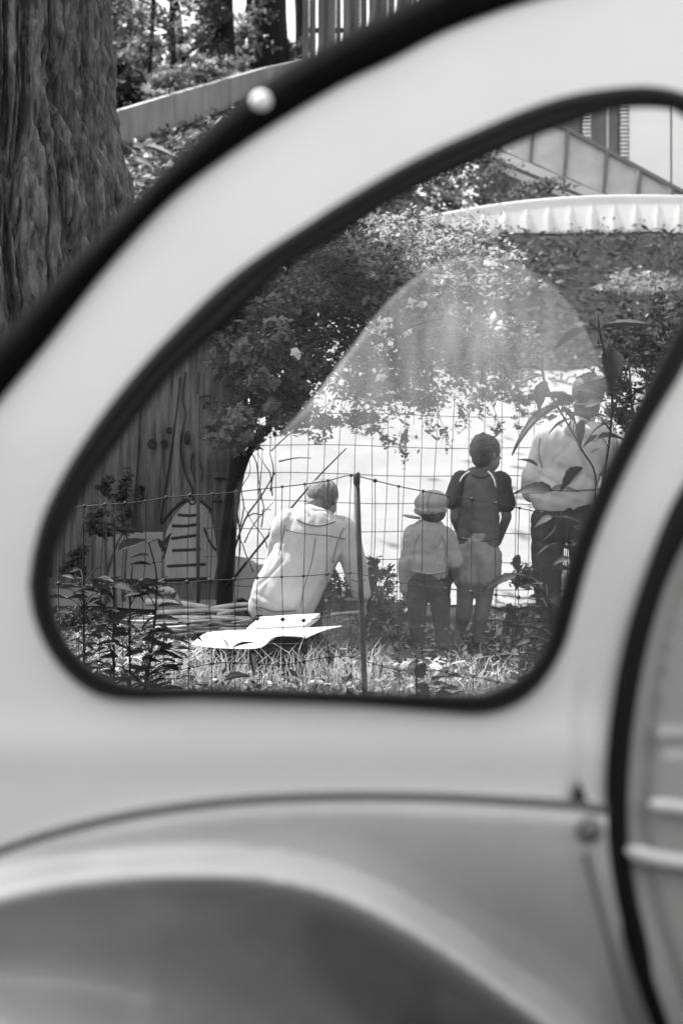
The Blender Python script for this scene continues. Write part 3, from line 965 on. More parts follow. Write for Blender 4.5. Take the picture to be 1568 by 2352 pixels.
sh_ = child(man, 'shirt')
trace(sh_, [(652, 1216), (700, 1226), (750, 1230), (792, 1238)], .0035, 'seam', M['seam_and_shade'], man)
trace(sh_, [(790, 1212), (776, 1240), (768, 1270), (764, 1292)], .0040, 'seam', M['seam_and_shade'], man)
trace(sh_, [(655, 1205), (648, 1240), (640, 1275)], .0035, 'seam', M['seam_and_shade'], man)
trace(sh_, [(590, 1392), (630, 1404), (680, 1402)], .0045, 'hem', M['seam_and_shade'], man)
trace(sh_, [(682, 1192), (704, 1203), (735, 1207), (768, 1198)], .006, 'collar_shade', M['seam_and_shade'], man)  # dark line drawn in for the shade under the collar
trace(sh_, [(724, 1236), (716, 1290), (698, 1350), (690, 1395)], .0028, 'pleat', M['seam_and_shade'], man)
trace(sh_, [(806, 1330), (822, 1336), (838, 1332)], .005, 'cuff', M['seam_and_shade'], man)
ts_ = child(boy, 'shirt_body')
trace(ts_, [(1050, 1236), (1095, 1244), (1145, 1238)], .0045, 'hem', M['shirt_dark'], boy)
trace(ts_, [(1082, 1090), (1105, 1097), (1126, 1090)], .006, 'neckband', M['shirt_dark'], boy)
jm_ = child(kid, 'jumper')
trace(jm_, [(944, 1310), (985, 1318), (1026, 1312)], .007, 'hem', M['sweater'], kid)
trace(jm_, [(962, 1226), (952, 1255), (950, 1290)], .0035, 'seam', M['seam_and_shade'], kid)
trace(jm_, [(1014, 1228), (1022, 1256), (1020, 1290)], .0035, 'seam', M['seam_and_shade'], kid)
cp_ = child(kid, 'cap')
trace(cp_, [(952, 1170), (985, 1180), (1028, 1172)], .005, 'cap_band', M['seam_and_shade'], kid)
trace(cp_, [(990, 1128), (982, 1150), (984, 1176)], .003, 'seam', M['seam_and_shade'], kid)
hd_ = child(adult, 'hooded_top')
trace(hd_, [(1240, 1006), (1236, 1040), (1244, 1075)], .004, 'seam', M['seam_and_shade'], adult)
trace(hd_, [(1216, 1118), (1290, 1126), (1380, 1124)], .006, 'hem', M['seam_and_shade'], adult)
jn_ = child(kid, 'jeans')
trace(jn_, [(985, 1325), (985, 1345), (985, 1362)], .003, 'seam', M['trousers'], kid)
trace(jn_, [(944, 1330), (985, 1336), (1024, 1330)], .006, 'belt', M['trousers'], kid)

# ------------------------------------------------------------------ low table with white papers
td = 7.7
tz0 = P(600, 1470, td)[2]
table = thing('low_table', (P(590, 1500, td)[0], td, 0), 'low dark wooden table standing in the grass under the white papers', 'table')
ctr = P(590, 1482, td)
mb = MB(); mb.box((ctr[0], ctr[1] + .10, tz0 - .045), (.52, .48, .03)); mb.build('tabletop', M['darkwood'], table)
mb = MB(); mb.box((ctr[0], ctr[1] + .09, tz0 - .10), (.48, .43, .07)); mb.build('apron', M['darkwood'], table)
for sx in (-1, 1):
    for sy in (-1, 1):
        mb = MB(); mb.box((ctr[0] + sx * .22, ctr[1] + .10 + sy * .19, (tz0 - .06) / 2), (.045, .045, tz0 - .06)); mb.build('leg', M['log'], table)


def paper_sheet(poly_front, poly_back, label, n=26):
    """A curled sheet between its near and far edges."""
    A = spline(poly_front, n); B = spline(poly_back, n)
    rows = [A * (1 - t) + B * t + np.array([0, 0, .010 * math.sin(math.pi * t)]) for t in np.linspace(0, 1, 7)]
    V = np.stack(rows, 0).reshape(-1, 3)
    Fc = [tuple(f) for f in grid_faces(7, n)]
    k = len(V)
    V2 = V - np.array([0, 0, .004])
    return tag(obj('paper_sheet', np.vstack([V, V2]), Fc + [tuple(k + i for i in f[::-1]) for f in Fc], M['paper'], None, smooth=True), label, 'paper', 'papers on the low table')


paper_sheet([P(440, 1480, td - .12), P(480, 1486, td - .16), P(545, 1489, td - .18), P(600, 1486, td - .18), P(630, 1462, td - .16), P(690, 1462, td - .15), P(702, 1465, td - .15)],
            [P(480, 1452, td + .10), P(530, 1448, td + .10), P(590, 1446, td + .10), P(640, 1444, td + .10), P(690, 1442, td + .10), P(740, 1440, td + .10), P(788, 1437, td + .1)],
            'wide white paper with a curled front edge drooping over the low table')
slab = [P(566, 1444, td + .12), P(700, 1436, td + .12), P(735, 1408, td + .44), P(597, 1417, td + .44)]
slab = slab + [p - np.array([0, 0, .030]) for p in slab]
mb = MB(); mb.add(slab, [(0, 1, 2, 3), (7, 6, 5, 4), (0, 4, 5, 1), (1, 5, 6, 2), (2, 6, 7, 3), (3, 7, 4, 0)])
tag(mb.build('folded_card', M['paper']), 'thick folded white card at the back of the low table', 'card', 'papers on the low table')
0 and paper_sheet([P(563, 1455, td + .14), P(610, 1452, td + .14), P(660, 1448, td + .14), P(705, 1444, td + .14)],
            [P(597, 1417, td + .44), P(640, 1414, td + .44), P(690, 1412, td + .44), P(735, 1408, td + .44)],
            'flat white paper lying at the back of the low table')

# ------------------------------------------------------------------ near wire fence
fence = thing('wire_fence', (0, 6.5, 0), 'sagging knotted wire fence with a thin leaning post in front of the people', 'fence')
FD = 6.5
mb = MB(); mb.tube([P(819, 1098, FD), P(826, 1300, FD), P(834, 1500, FD), P(843, 1720, FD)], .0128, 12); mb.build('post', M['post'], fence, smooth=True)
mb = MB(); mb.tube([P(818, 1086, FD), P(819, 1088, FD), P(819, 1110, FD), P(820, 1112, FD)], [.012, .0155, .0155, .013], 12); mb.build('post_cap', M['post'], fence, smooth=True)
rows = [
    [(60, 1176), (142, 1168), (194, 1163), (242, 1159), (288, 1156), (334, 1151), (382, 1143), (437, 1138), (489, 1135), (542, 1130), (595, 1124), (648, 1118), (700, 1112), (753, 1104), (806, 1092), (861, 1104), (915, 1117), (971, 1128), (1027, 1138), (1084, 1147), (1140, 1156), (1192, 1167), (1245, 1178), (1300, 1188), (1356, 1196), (1412, 1202)],
    [(60, 1342), (135, 1341), (182, 1342), (230, 1342), (279, 1341), (330, 1341), (377, 1339), (430, 1337), (483, 1333), (538, 1331), (591, 1327), (647, 1325), (697, 1323), (750, 1319), (803, 1316), (857, 1325), (911, 1337), (968, 1345), (1024, 1352), (1082, 1360), (1138, 1366), (1190, 1372), (1244, 1378), (1300, 1384), (1356, 1390), (1412, 1396)],
]
rows.append([(u + (2 if i % 2 else 0), v + 98 + 4 * math.sin(i * 1.7)) for i, (u, v) in enumerate(rows[1])])
rows.append([(u + (4 if i % 3 else 0), v + 196 + 6 * math.sin(i * 1.3)) for i, (u, v) in enumerate(rows[1])])
rows.append([(u + (4 if i % 3 else 0), v + 285 + 5 * math.sin(i * 1.9)) for i, (u, v) in enumerate(rows[1])])
fz = lambda i, j: FD + .01 * math.sin(i * 1.3 + j)
WP = [[P(u, v, fz(i, j)) for i, (u, v) in enumerate(r)] for j, r in enumerate(rows)]
for j, r in enumerate(WP):
    mb = MB(); mb.tube(spline(r, 90), .0028 if j == 0 else .0023, 6); mb.build('strand', M['wire'], fence, smooth=True)
for i in range(len(rows[0])):
    pts = [WP[j][i] + np.array([.0, .004, 0]) for j in range(5)]
    mid = []
    for a, b in zip(pts[:-1], pts[1:]):
        mid += [a, (a + b) / 2 + np.array([random.uniform(-.006, .006), 0, 0])]
    mb = MB(); mb.tube(spline(mid + [pts[-1]], 40), .0020, 5); mb.build('stay_wire', M['wire'], fence, smooth=True)
kn_me = None
for j in range(5):
    for i in range(len(rows[0])):
        if kn_me is None:
            V, Fc = ellip((0, 0, 0), (.0085, .0075, .0085))
            kn_me = make_mesh('wire_knot', V, Fc, M['wire'], True)
        k = link('wire_knot', kn_me, fence)
        k.location = [float(x) for x in (WP[j][i] - ORIGIN[fence.name])]
        k.rotation_euler = (0, random.uniform(0, 3), 0)
        k.scale = [random.uniform(.8, 1.25)] * 3

# ------------------------------------------------------------------ tall mesh fence behind the people
TD = 10.35
tall = thing('mesh_fence', (1.0, TD, 0), 'tall pale wire mesh fence standing behind the people in front of the bright slope', 'fence')
u0, u1 = 470, 1640
for k, v in enumerate([945, 1018, 1083, 1147, 1213, 1279, 1342, 1402]):
    pts = [P(u, v + 5 + (u - 700) * .014 + 2.5 * math.sin(u * .013 + k), TD) for u in np.linspace(u0, u1, 24)]
    mb = MB(); mb.tube(pts, .0030, 5); mb.build('strand', M['wire_light'], tall, smooth=True)
for k, u in enumerate(np.arange(u0 + 12, u1, 37.0)):
    pts = [P(u + 6 * math.sin(k * 2.1) * t - 14 * (t - .4) + 2 * math.sin(k + 7 * t), 905 + 505 * t, TD + .006) for t in np.linspace(0, 1, 9)]
    mb = MB(); mb.tube(pts, .0027, 5); mb.build('stay_wire', M['wire_light'], tall, smooth=True)
for u in (455, 1010, 1655):
    mb = MB(); b = P(u, 1415, TD + .03); mb.tube([(b[0], b[1], -.1), (b[0], b[1], 1.62)], .013, 8); 
    if u != 1010: mb.build('post', M['wire_light'], tall, smooth=True)

# ------------------------------------------------------------------ painted boards at the left
BD = 10.75
wallp = thing('painted_boards', (P(430, 1400, BD)[0], BD, 0), 'dark weathered board screen painted with a standing figure in dark strokes, beneath the rose bush', 'screen')
bt = .05
def board(poly, dd, mt=None):
    A = [P(u, v, BD + dd) for u, v in poly]
    B = [a + [0, bt, 0] for a in A]
    n = len(A); mb = MB()
    mb.add(A + B, [tuple(range(n)), tuple(range(2 * n - 1, n - 1, -1))] + [(i, n + i, n + (i + 1) % n, (i + 1) % n) for i in range(n)])
    return mb.build('board', mt or M['board'], wallp)
def bulge(u):
    """The main figure is a rounded slab: depth of its face at picture column u."""
    return -.20 * np.sqrt(np.clip(1 - ((np.asarray(u, float) - 455) / 100) ** 2, 0, 1))
le = spline([(404, 720), (396, 960), (384, 1120), (372, 1260), (372, 1384)], 40)
re_ = spline([(552, 720), (545, 900), (538, 1090), (522, 1270), (510, 1384)], 40)
rr = []
for t in np.linspace(0, 1, 25):
    p = le * (1 - t) + re_ * t
    d = BD + bulge(p[:, 0]) + .03 * (vnoise(p[:, 0] * .08, p[:, 1] * .012) - .5)
    rr.append(np.stack([(p[:, 0] - CU) * d / F, d, CAM_H - (p[:, 1] - CV) * d / F], 1))
rr = [rr[0] + [0, .10, 0]] + rr + [rr[-1] + [0, .10, 0], rr[0] + [0, .10, 0]]
Vc = np.stack(rr, 0)
obj('carved_panel', Vc.reshape(-1, 3), grid_faces(*Vc.shape[:2])[:, ::-1], M['board'], wallp, smooth=True)
board([(322, 780), (420, 700), (412, 960), (396, 1120), (380, 1222), (300, 1222), (314, 1050)], .055)
board([(240, 820), (328, 760), (316, 1050), (302, 1225), (215, 1232), (228, 1040)], .0)
board([(120, 900), (248, 840), (228, 1040), (212, 1380), (120, 1384)], .035)
board([(205, 1330), (370, 1330), (370, 1400), (205, 1400)], .06, M['darkwood'])
def stroke(pts, w=4, dd=0.0, n=24, closed=False):
    mb = MB(); c = spline(pts, n)
    mb.tube([P(u, v, BD + dd - .001 + (float(bulge(u)) - .012 if dd == 0 else 0)) for u, v in c], w * BD / F * .5, 6, 1.0)
    mb.build('paint_stroke', M['ink'], wallp, smooth=True)
bel = spline([(372, 1262), (385, 1215), (405, 1180), (432, 1152), (462, 1152), (482, 1180), (494, 1230), (497, 1290), (490, 1332), (372, 1332), (372, 1262)], 40)
bl = spline([(374, 1258), (385, 1215), (405, 1180), (430, 1154), (446, 1150)], 30); br = spline([(500, 1290), (494, 1230), (482, 1180), (462, 1153), (446, 1150)], 30)
bl = np.vstack([[(376, 1332)], bl]); br = np.vstack([[(492, 1332)], br])
rr = []
for t in np.linspace(0, 1, 15):
    p = bl * (1 - t) + br * t; d = BD + bulge(p[:, 0]) - .018
    rr.append(np.stack([(p[:, 0] - CU) * d / F, d, CAM_H - (p[:, 1] - CV) * d / F], 1))
Vc = np.stack(rr, 0); mb = MB(); mb.add(Vc.reshape(-1, 3), [tuple(f) for f in grid_faces(*Vc.shape[:2])])
mb.build('pale_belly', M['board_light'], wallp)
# (u, v) of the strokes read from the picture
z3 = lambda a, b: (91.9 + a * .3222, 780.8 + b * .3222)
for pts, w in [([(1000, 260), (985, 420), (960, 620), (935, 800), (905, 1000), (880, 1160), (860, 1300)], 4),
               ([(1040, 230), (1020, 340), (1015, 440), (1040, 520), (1020, 620), (1000, 760), (1015, 880), (1050, 990), (1085, 1060), (1090, 1150)], 4),
               ([(1115, 450), (1140, 410), (1190, 395), (1235, 410), (1250, 440)], 4), ([(1165, 490), (1180, 450), (1215, 455), (1225, 500), (1225, 580)], 5),
               ([(1130, 230), (1125, 330), (1118, 440)], 3), ([(1050, 650), (1035, 690), (1045, 740), (1060, 690), (1050, 650)], 5),
               ([(1095, 800), (1075, 880), (1090, 960), (1115, 1010)], 3), ([(1130, 860), (1160, 940), (1150, 1010)], 3),
               ([(1245, 990), (1290, 985), (1340, 995)], 6), ([(1230, 1150), (1270, 1140), (1300, 1150)], 6),
               ([(865, 1310), (900, 1265), (960, 1200), (1010, 1155), (1050, 1140), (1075, 1170), (1105, 1165), (1120, 1135), (1170, 1170), (1225, 1210)], 6),
               ([(985, 1245), (1060, 1252), (1135, 1245)], 7), ([(945, 1325), (1040, 1325), (1140, 1312)], 7), ([(940, 1415), (1040, 1402), (1140, 1388)], 7), ([(945, 1500), (1040, 1497), (1145, 1492)], 7),
               ([(910, 1612), (1040, 1606), (1180, 1598)], 7), ([(890, 1712), (1040, 1706), (1190, 1700)], 7), ([(1170, 1340), (1210, 1440), (1255, 1500)], 6), ([(880, 1560), (905, 1480), (930, 1380)], 5)]:
    stroke([z3(*p) for p in pts], w * 1.1)
for cx, cy, r, dd in ((800, 740, 26, .03), (885, 735, 18, .03), (655, 735, 26, .02), (920, 645, 16, .03)):
    stroke([z3(cx + r * math.cos(t), cy + r * math.sin(t)) for t in np.linspace(0, 2 * math.pi, 10)], 5, dd)

# ------------------------------------------------------------------ sticks on the ground by the boards
stick_n = 0
cols = ['long peeled pole lying in front of the painted boards', ]
for (a, b, d, r, lab) in [((338, 1383), (480, 1396), 9.6, .024, 'thick pale pole slanting topmost across the branch heap'),
                          ((360, 1408), (560, 1404), 9.5, .017, 'straight pale pole in the middle of the branch heap'),
                          ((345, 1420), (585, 1424), 9.3, .015, 'long thin pole at the bottom front of the branch heap'),
                          ((470, 1402), (600, 1386), 9.5, .018, 'short pole rising towards the seated man'),
                          ((500, 1412), (596, 1398), 9.4, .014, 'thin short stick beside the seated man'),
                          ((380, 1430), (540, 1416), 9.2, .012, 'thin stick crossing the lower part of the branch heap'),
                          ((760, 1412), (905, 1408), 9.3, .012, 'pale stick lying behind the leaning fence post'),
                          ((790, 1425), (890, 1424), 9.1, .010, 'thin dull stick on the grass behind the leaning post'),
                          ((420, 1394), (520, 1410), 9.6, .014, 'stubby branch under the topmost pale pole')]:
    p, q2 = P(*a, d), P(*b, d + random.uniform(-.2, .2))
    mb = MB(); m3 = (p + q2) / 2 + [0, 0, .01]
    mb.tube(spline([p, m3, q2], 8), [r * (1.1 - .05 * k) for k in range(8)], 9)
    tag(mb.build('branch', M['log'], None, smooth=True), lab, 'branch', 'cut branches on the ground')
hp = MB()
for i in range(110):
    c = P(random.uniform(330, 600), random.uniform(1400, 1438), random.uniform(9.0, 9.6)); c[2] = max(.015, c[2] - .05)
    a = random.uniform(-.25, .25); L = random.uniform(.08, .3)
    dv = np.array([math.cos(a), random.uniform(-.3, .3), random.uniform(-.08, .12)]) * L
    hp.tube([c - dv, c, c + dv], random.uniform(.004, .011), 5)
hp.build('brushwood', M['log'], None, smooth=True, kind='stuff')


# ------------------------------------------------------------------ big bark tree in the left foreground
BT = 11.35
bt_c = P(-20, 0, BT)
oak = thing('tree', (bt_c[0], BT, 0), 'massive old tree with deeply furrowed bark at the upper left edge', 'tree')
nth, nz = 600, 760
zz = np.concatenate([np.linspace(-.1, 2.4, 50), np.linspace(2.42, 5.2, nz - 150), np.linspace(5.23, 7.2, 100)])
th = np.linspace(0, 2 * math.pi, nth, endpoint=False)
TH, ZB = np.meshgrid(th, zz)
edge_u = np.interp(-ZB[:, 0], [-7.2, -4.8, -3.95, -3.65, -3.2, -2.4, -1.4, -.9, -.5, 0], [226, 228, 242, 256, 290, 296, 265, 225, 175, 170])
rad = (edge_u + 20) * BT / F
RAD = rad[:, None] * np.ones_like(TH)
per = 60
X = TH / (2 * math.pi) * per
wx = X + 1.3 * (vnoise(X * .5, ZB * .7, per // 2) - .5) + .45 * (vnoise(X * 2, ZB * 2.2 + 9, per * 2) - .5) + ZB * .22
n1 = vnoise(wx * .6, ZB * .40, per * 3 // 5)
n2 = vnoise(wx * 2.2 + .3, ZB * .9 + 31, per * 11 // 5)
n3 = vnoise(X * 6, ZB * 11 + 11, per * 6)
n4 = vnoise(X * 3, ZB * 7 + 3, per * 3)
rid = 1 - np.abs(2 * n1 - 1)
rid2 = 1 - np.abs(2 * n2 - 1)
fur = np.clip((1 - rid) * 4.2, 0, 1) ** .7
fur2 = np.clip((1 - rid2) * 3.4, 0, 1) ** .8
Hh = .15 * fur + .15 * fur2 * (.3 + .7 * fur) + .045 * (n4 - .5) + .055 * (n3 - .5)
big = .09 * (vnoise(TH / (2 * math.pi) * 8 + 3, ZB * .5, 8) - .5)
RR = RAD + Hh + big - .25
VX = bt_c[0] + RR * np.sin(TH)
VY = BT - RR * np.cos(TH)
idx = np.arange(len(zz) * nth).reshape(len(zz), nth)
nxt = np.roll(idx, -1, 1)
Fc = np.stack([idx[:-1], nxt[:-1], nxt[1:], idx[1:]], -1).reshape(-1, 4)
obj('trunk', np.stack([VX, VY, ZB], -1).reshape(-1, 3), Fc, M['bark'], oak, smooth=True)
mb = MB()
for a, L in ((.3, 3.0), (1.7, 2.6), (2.9, 2.8), (4.2, 2.4), (5.3, 2.7)):
    s = np.array([bt_c[0], BT, 7.0])
    e = s + np.array([math.cos(a) * L * .8, math.sin(a) * L * .8, L * .8])
    mb.tube(spline([s, (s + e) / 2 + [0, 0, .3], e], 8), np.linspace(.2, .04, 8), 10)
mb.build('limbs', M['bark'], oak, smooth=True)
cp = R.normal(size=(90, 3))[R.integers(0, 90, 1500)] * [2.3, 2.2, .7] + R.normal(size=(1500, 3)) * .28 + [bt_c[0] + .3, BT + .3, 8.9]
foliage('crown', cp, .14, M['leaf'], oak)


# ------------------------------------------------------------------ forest trees up the bank
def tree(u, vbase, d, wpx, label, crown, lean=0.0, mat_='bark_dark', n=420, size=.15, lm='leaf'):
    b = P(u, vbase, d)
    zt = P(u, -500, d)[2]
    t = thing('tree', (b[0], d, terrain(b[0], d) - .1), label, 'tree', 'woodland trees on the bank')
    r = wpx * d / F / 2
    mb = MB()
    zz = np.linspace(float(terrain(b[0], d)) - .1, zt, 14)
    mb.tube([(b[0] + lean * (z - zz[0]) + .03 * math.sin(z * 2 + u), d, z) for z in zz], [r * (1.25 - .35 * k / 13 + (.35 if k == 0 else 0)) for k in range(14)], 12)
    for k in range(4):
        z = zz[4 + 2 * k]; a = random.uniform(-.6, 3.7)
        s = np.array([b[0] + lean * (z - zz[0]), d, z]); e = s + np.array([math.cos(a) * 1.3, -abs(math.sin(a)) * .9, random.uniform(.1, .9)])
        mb.tube(spline([s, (s + e) / 2 + [0, 0, .15], e], 6), np.linspace(max(r * .35, .02), .01, 6), 6)
    mb.build('trunk', M[mat_], t, smooth=True)
    foliage('crown', ell_points([(u + cu, cv, d + cdv, ru, rv, rd, n * 2) for (cu, cv, cdv, ru, rv, rd) in crown], 1.2), size, M[lm], t, .35, kind='stuff')
    return t


tree(90, 200, 28, 30, 'woodland tree rising behind the furrowed trunk', [(0, -560, 0, 330, 90, 2.2), (150, -620, -1, 250, 90, 2.0)], n=250, size=.2)
tree(622, 150, 33, 66, 'thick dark woodland trunk nearest the plank fence', [(-20, 20, -1, 40, 40, .8), (-80, -150, 0, 150, 120, 1.5), (-40, 70, -1.2, 30, 25, .5)], n=90)
tree(508, 148, 34, 52, 'broad dark woodland trunk left of the thickest trunk', [(-20, 80, -1, 70, 90, 1.0), (60, -180, 0, 160, 140, 1.5), (-30, -10, -1, 60, 60, 1)], n=260)
tree(575, 145, 37, 14, 'slim trunk between the two broad woodland trunks', [(0, 110, -.5, 40, 40, .8), (-30, -200, 0, 120, 120, 1.5)], n=120)
tree(398, 170, 31, 13, 'slim straight sapling in the middle of the woodland leaves', [(-20, 60, 0, 90, 80, .9), (20, -80, 0, 120, 90, 1.2)], .0, n=210, lm='leaf_light')
tree(425, 150, 33, 12, 'slim sapling leaning right in the woodland leaves', [(10, 40, 0, 80, 90, .9), (0, -160, 0, 120, 120, 1.2)], -.12, n=190)
tree(345, 190, 29, 9, 'thin young tree on the bank just above the concrete wall', [(0, 90, 0, 70, 90, .8), (-10, -60, 0, 90, 80, 1.2)], .02, n=230)
tree(258, 130, 33, 24, 'dark woodland trunk showing beside the furrowed bark', [(-10, 110, 0, 60, 90, .9), (0, -80, 0, 110, 90, 1.2)], n=260)
tree(690, 120, 42, 24, 'distant trunk half hidden by the plank fence', [(-20, 170, 0, 50, 50, 1.2), (0, -180, 0, 120, 100, 1.5)], n=160)
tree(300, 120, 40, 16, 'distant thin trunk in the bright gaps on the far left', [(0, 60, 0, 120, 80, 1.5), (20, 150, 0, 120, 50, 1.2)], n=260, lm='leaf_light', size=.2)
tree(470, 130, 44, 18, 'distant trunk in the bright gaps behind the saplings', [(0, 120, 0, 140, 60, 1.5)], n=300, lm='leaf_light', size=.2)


def shrub(ells, size, lm, label, name='shrub', group='undergrowth shrubs', up=.4, stems=5, aspect=.5):
    pts = ell_points(ells)
    u, v, d = ells[0][:3]
    b = P(u, v, d); b[2] = float(terrain(b[0], d))
    t = thing(name, b, label, 'shrub', group)
    mb = MB()
    for k in range(stems):
        e = P(u + random.uniform(-.8, .8) * ells[0][3], v + random.uniform(-.7, .3) * ells[0][4], d + random.uniform(-.2, .2))
        s = b + np.array([random.uniform(-.12, .12), random.uniform(-.1, .1), -.05])
        mb.tube(spline([s, (s * .45 + e * .55) + [0, 0, .1], e], 8), np.linspace(.014, .005, 8), 6)
    mb.build('stems', M['twig'], t, smooth=True)
    foliage('leaves', pts, size, M[lm], t, up, aspect)
    return t


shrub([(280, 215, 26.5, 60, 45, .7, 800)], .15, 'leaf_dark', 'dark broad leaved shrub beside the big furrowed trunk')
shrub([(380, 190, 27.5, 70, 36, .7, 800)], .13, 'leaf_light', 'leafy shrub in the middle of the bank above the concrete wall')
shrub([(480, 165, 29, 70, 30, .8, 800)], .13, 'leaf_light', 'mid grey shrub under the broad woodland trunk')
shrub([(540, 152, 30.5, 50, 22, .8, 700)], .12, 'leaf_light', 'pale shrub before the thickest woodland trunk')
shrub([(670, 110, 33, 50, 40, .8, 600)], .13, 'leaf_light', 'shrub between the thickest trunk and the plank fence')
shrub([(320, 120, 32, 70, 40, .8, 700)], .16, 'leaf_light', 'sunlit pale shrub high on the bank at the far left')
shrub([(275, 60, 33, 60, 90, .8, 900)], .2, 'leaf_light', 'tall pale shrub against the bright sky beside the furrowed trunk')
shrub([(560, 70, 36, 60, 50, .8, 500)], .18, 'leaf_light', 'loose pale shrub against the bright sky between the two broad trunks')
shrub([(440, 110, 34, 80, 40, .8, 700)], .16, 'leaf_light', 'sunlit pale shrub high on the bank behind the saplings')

# ground cover on the bank (leaf litter and low leaves)
gxs = R.uniform(-6.5, .5, 9000); gys = R.uniform(17, 33, 9000)
cov = np.stack([gxs, gys, terrain(gxs, gys) + .03 + .10 * R.random(9000) ** 2], 1)
foliage('ground_cover', cov[:6000], .12, M['leaf'], None, .75)
foliage('ground_cover', cov[6000:], .14, M['leaf_light'], None, .6)
gxs = R.uniform(.5, 8, 9000); gys = R.uniform(16.5, 25, 9000)
cov = np.stack([gxs, gys, terrain(gxs, gys) + .02 + .16 * R.random(9000) ** 2], 1)
foliage('ground_cover', cov[:3000], .11, M['leaf_dark'], None, .45, .4)
foliage('ground_cover', cov[3000:7000], .10, M['leaf'], None, .45, .3)

# big soft agave-like leaves at the foot of the trunk
ag = thing('broad_leaf_plant', P(330, 345, 21.5), 'low plant with broad smooth grey leaves on the bank beside the furrowed trunk', 'plant')
# ------------------------------------------------------------------ concrete kerb wall climbing the bank
wl = thing('concrete_wall', P(400, 260, 26), 'low weathered concrete retaining wall climbing the wooded bank', 'wall')
top = [(150, 292, 22.6), (245, 263, 24), (400, 216, 26), (480, 193, 27.2), (560, 170, 28.5), (620, 153, 29.5), (700, 137, 31), (800, 120, 33)]
bot = [(150, 352), (245, 320), (400, 268), (480, 243), (560, 216), (620, 190), (700, 160), (800, 140)]
for i in range(len(top) - 1):
    a, b = P(*top[i]), P(*top[i + 1]); c, e = P(*bot[i], top[i][2]), P(*bot[i + 1], top[i + 1][2])
    dv = (b - a); dv[2] = 0; dv /= np.linalg.norm(dv); a2, c2 = a + dv * .008, c + dv * .008
    bk = np.array([dv[1] * -1, dv[0], 0]); bk = bk * (1 if bk[1] > 0 else -1) * .22
    lo = np.array([0, 0, -.5])
    V = [a2, b, e + lo, c2 + lo]; V = V + [p + bk for p in V]
    # coping lip
    mb = MB(); mb.add(V, [(0, 1, 2, 3), (7, 6, 5, 4), (0, 4, 5, 1), (1, 5, 6, 2), (2, 6, 7, 3), (3, 7, 4, 0)])
    mb.build('concrete_panel', M['concrete'], wl)

# ------------------------------------------------------------------ plank fence at the top of the bank
pf = thing('plank_fence', P(820, 120, 30), 'tall fence of upright silvery planks at the top of the bank', 'fence')
ux = 697
k = 0
while ux < 1010:
    w = random.choice([11, 13, 15, 17])
    d = 29.5 + .06 * (k % 2) + random.uniform(0, .03)
    a, b = P(ux, 190, d), P(ux + w - 2, 190, d)
    zt = P(ux, -260, d)[2]; zb = P(ux, 200, d)[2]
    mb = MB(); mb.box(((a[0] + b[0]) / 2, d, (zt + zb) / 2), (b[0] - a[0] + (.03 if k % 4 != 1 else 0), .04, zt - zb)); mb.build('plank', M['plank'], pf)
    ux += w + (4 if k % 4 == 1 else .5); k += 1
for v in (-140, 70):
    a, b = P(690, v, 29.75), P(1020, v, 29.75); mb = MB(); mb.beam(a, b, .06, .1); mb.build('rail', M['darkwood'], pf)

# ------------------------------------------------------------------ white corrugated sheet edging on the bank
cs = thing('corrugated_edging', P(1300, 540, 21.5), 'curved white corrugated sheet edging standing across the slope below the building', 'edging')
ct = spline([(960, 500), (1060, 482), (1130, 470), (1230, 458), (1330, 451), (1450, 448), (1600, 450), (1800, 458)], 420)
cb = spline([(960, 560), (1060, 545), (1130, 542), (1230, 538), (1330, 536), (1450, 537), (1600, 540), (1800, 548)], 420)
sarc = np.arange(420) / 420 * 860 / 51.0
rows = []
for t in np.linspace(0, 1, 13):
    wv = np.abs(np.sin(math.pi * sarc))
    d = 21.5 + .12 * sstep(.12, .5, t) * np.clip(1 - wv / (.05 + .75 * sstep(.1, .6, t)), 0, 1) + .12 * ((np.arange(420) - 250) / 250.) ** 2
    uvp = ct * (1 - t) + cb * t
    vv = uvp[:, 1] + (4 * (wv - .5) if t == 1 else 0)
    rows.append(np.stack([(uvp[:, 0] - CU) * d / F, d, CAM_H - (vv - CV) * d / F], 1))
rows = [rows[0] + [0, .05, -.01]] + rows
Vc = np.stack(rows, 0)
o = obj('sheet', Vc.reshape(-1, 3), grid_faces(*Vc.shape[:2]), M['sheet'], cs, smooth=True)
so = o.modifiers.new('thick', 'SOLIDIFY'); so.thickness = .012; so.offset = 0
for (u, v) in ((1385, 502), (1408, 502)):
    p = P(u, v, 21.36); mb = MB(); mb.tube([p, p + [0, -.06, 0]], .016, 8); mb.build('bolt', M['metal_grey'], cs)

# ------------------------------------------------------------------ building with outside stair
HD = 27.5
hs_ = thing('building', P(1500, 480, HD), 'white panelled building with louvred windows at the upper right', 'building')
def flat_box(name, u0, v0, u1, v1, d, th, mt, parent):
    a, b = P(u0, v0, d), P(u1, v1, d)
    mb = MB(); mb.box(((a[0] + b[0]) / 2, d + th / 2, (a[2] + b[2]) / 2), (abs(b[0] - a[0]), th, abs(a[2] - b[2]))); return mb.build(name, mt, parent)
flat_box('wall', 1100, -250, 1438, 520, HD + .12, .2, M['window_dark'], hs_)
for (a, b) in ((1444, 1538), (1543, 1640), (1645, 1780)):
    flat_box('wall_panel', a, -250, b, 520, HD, .12, M['plaster'], hs_)
flat_box('wall', 1438, -250, 1790, 525, HD + .14, .2, M['metal_grey'], hs_)
for (a, b) in ((1352, 1392), (1398, 1428)):
    w = flat_box('window', a, 90, b, 395, HD + .08, .03, M['window_dark'], hs_)
    flat_box('window_post', b, 90, b + 5, 395, HD + .05, .06, M['panel_grey'], hs_)
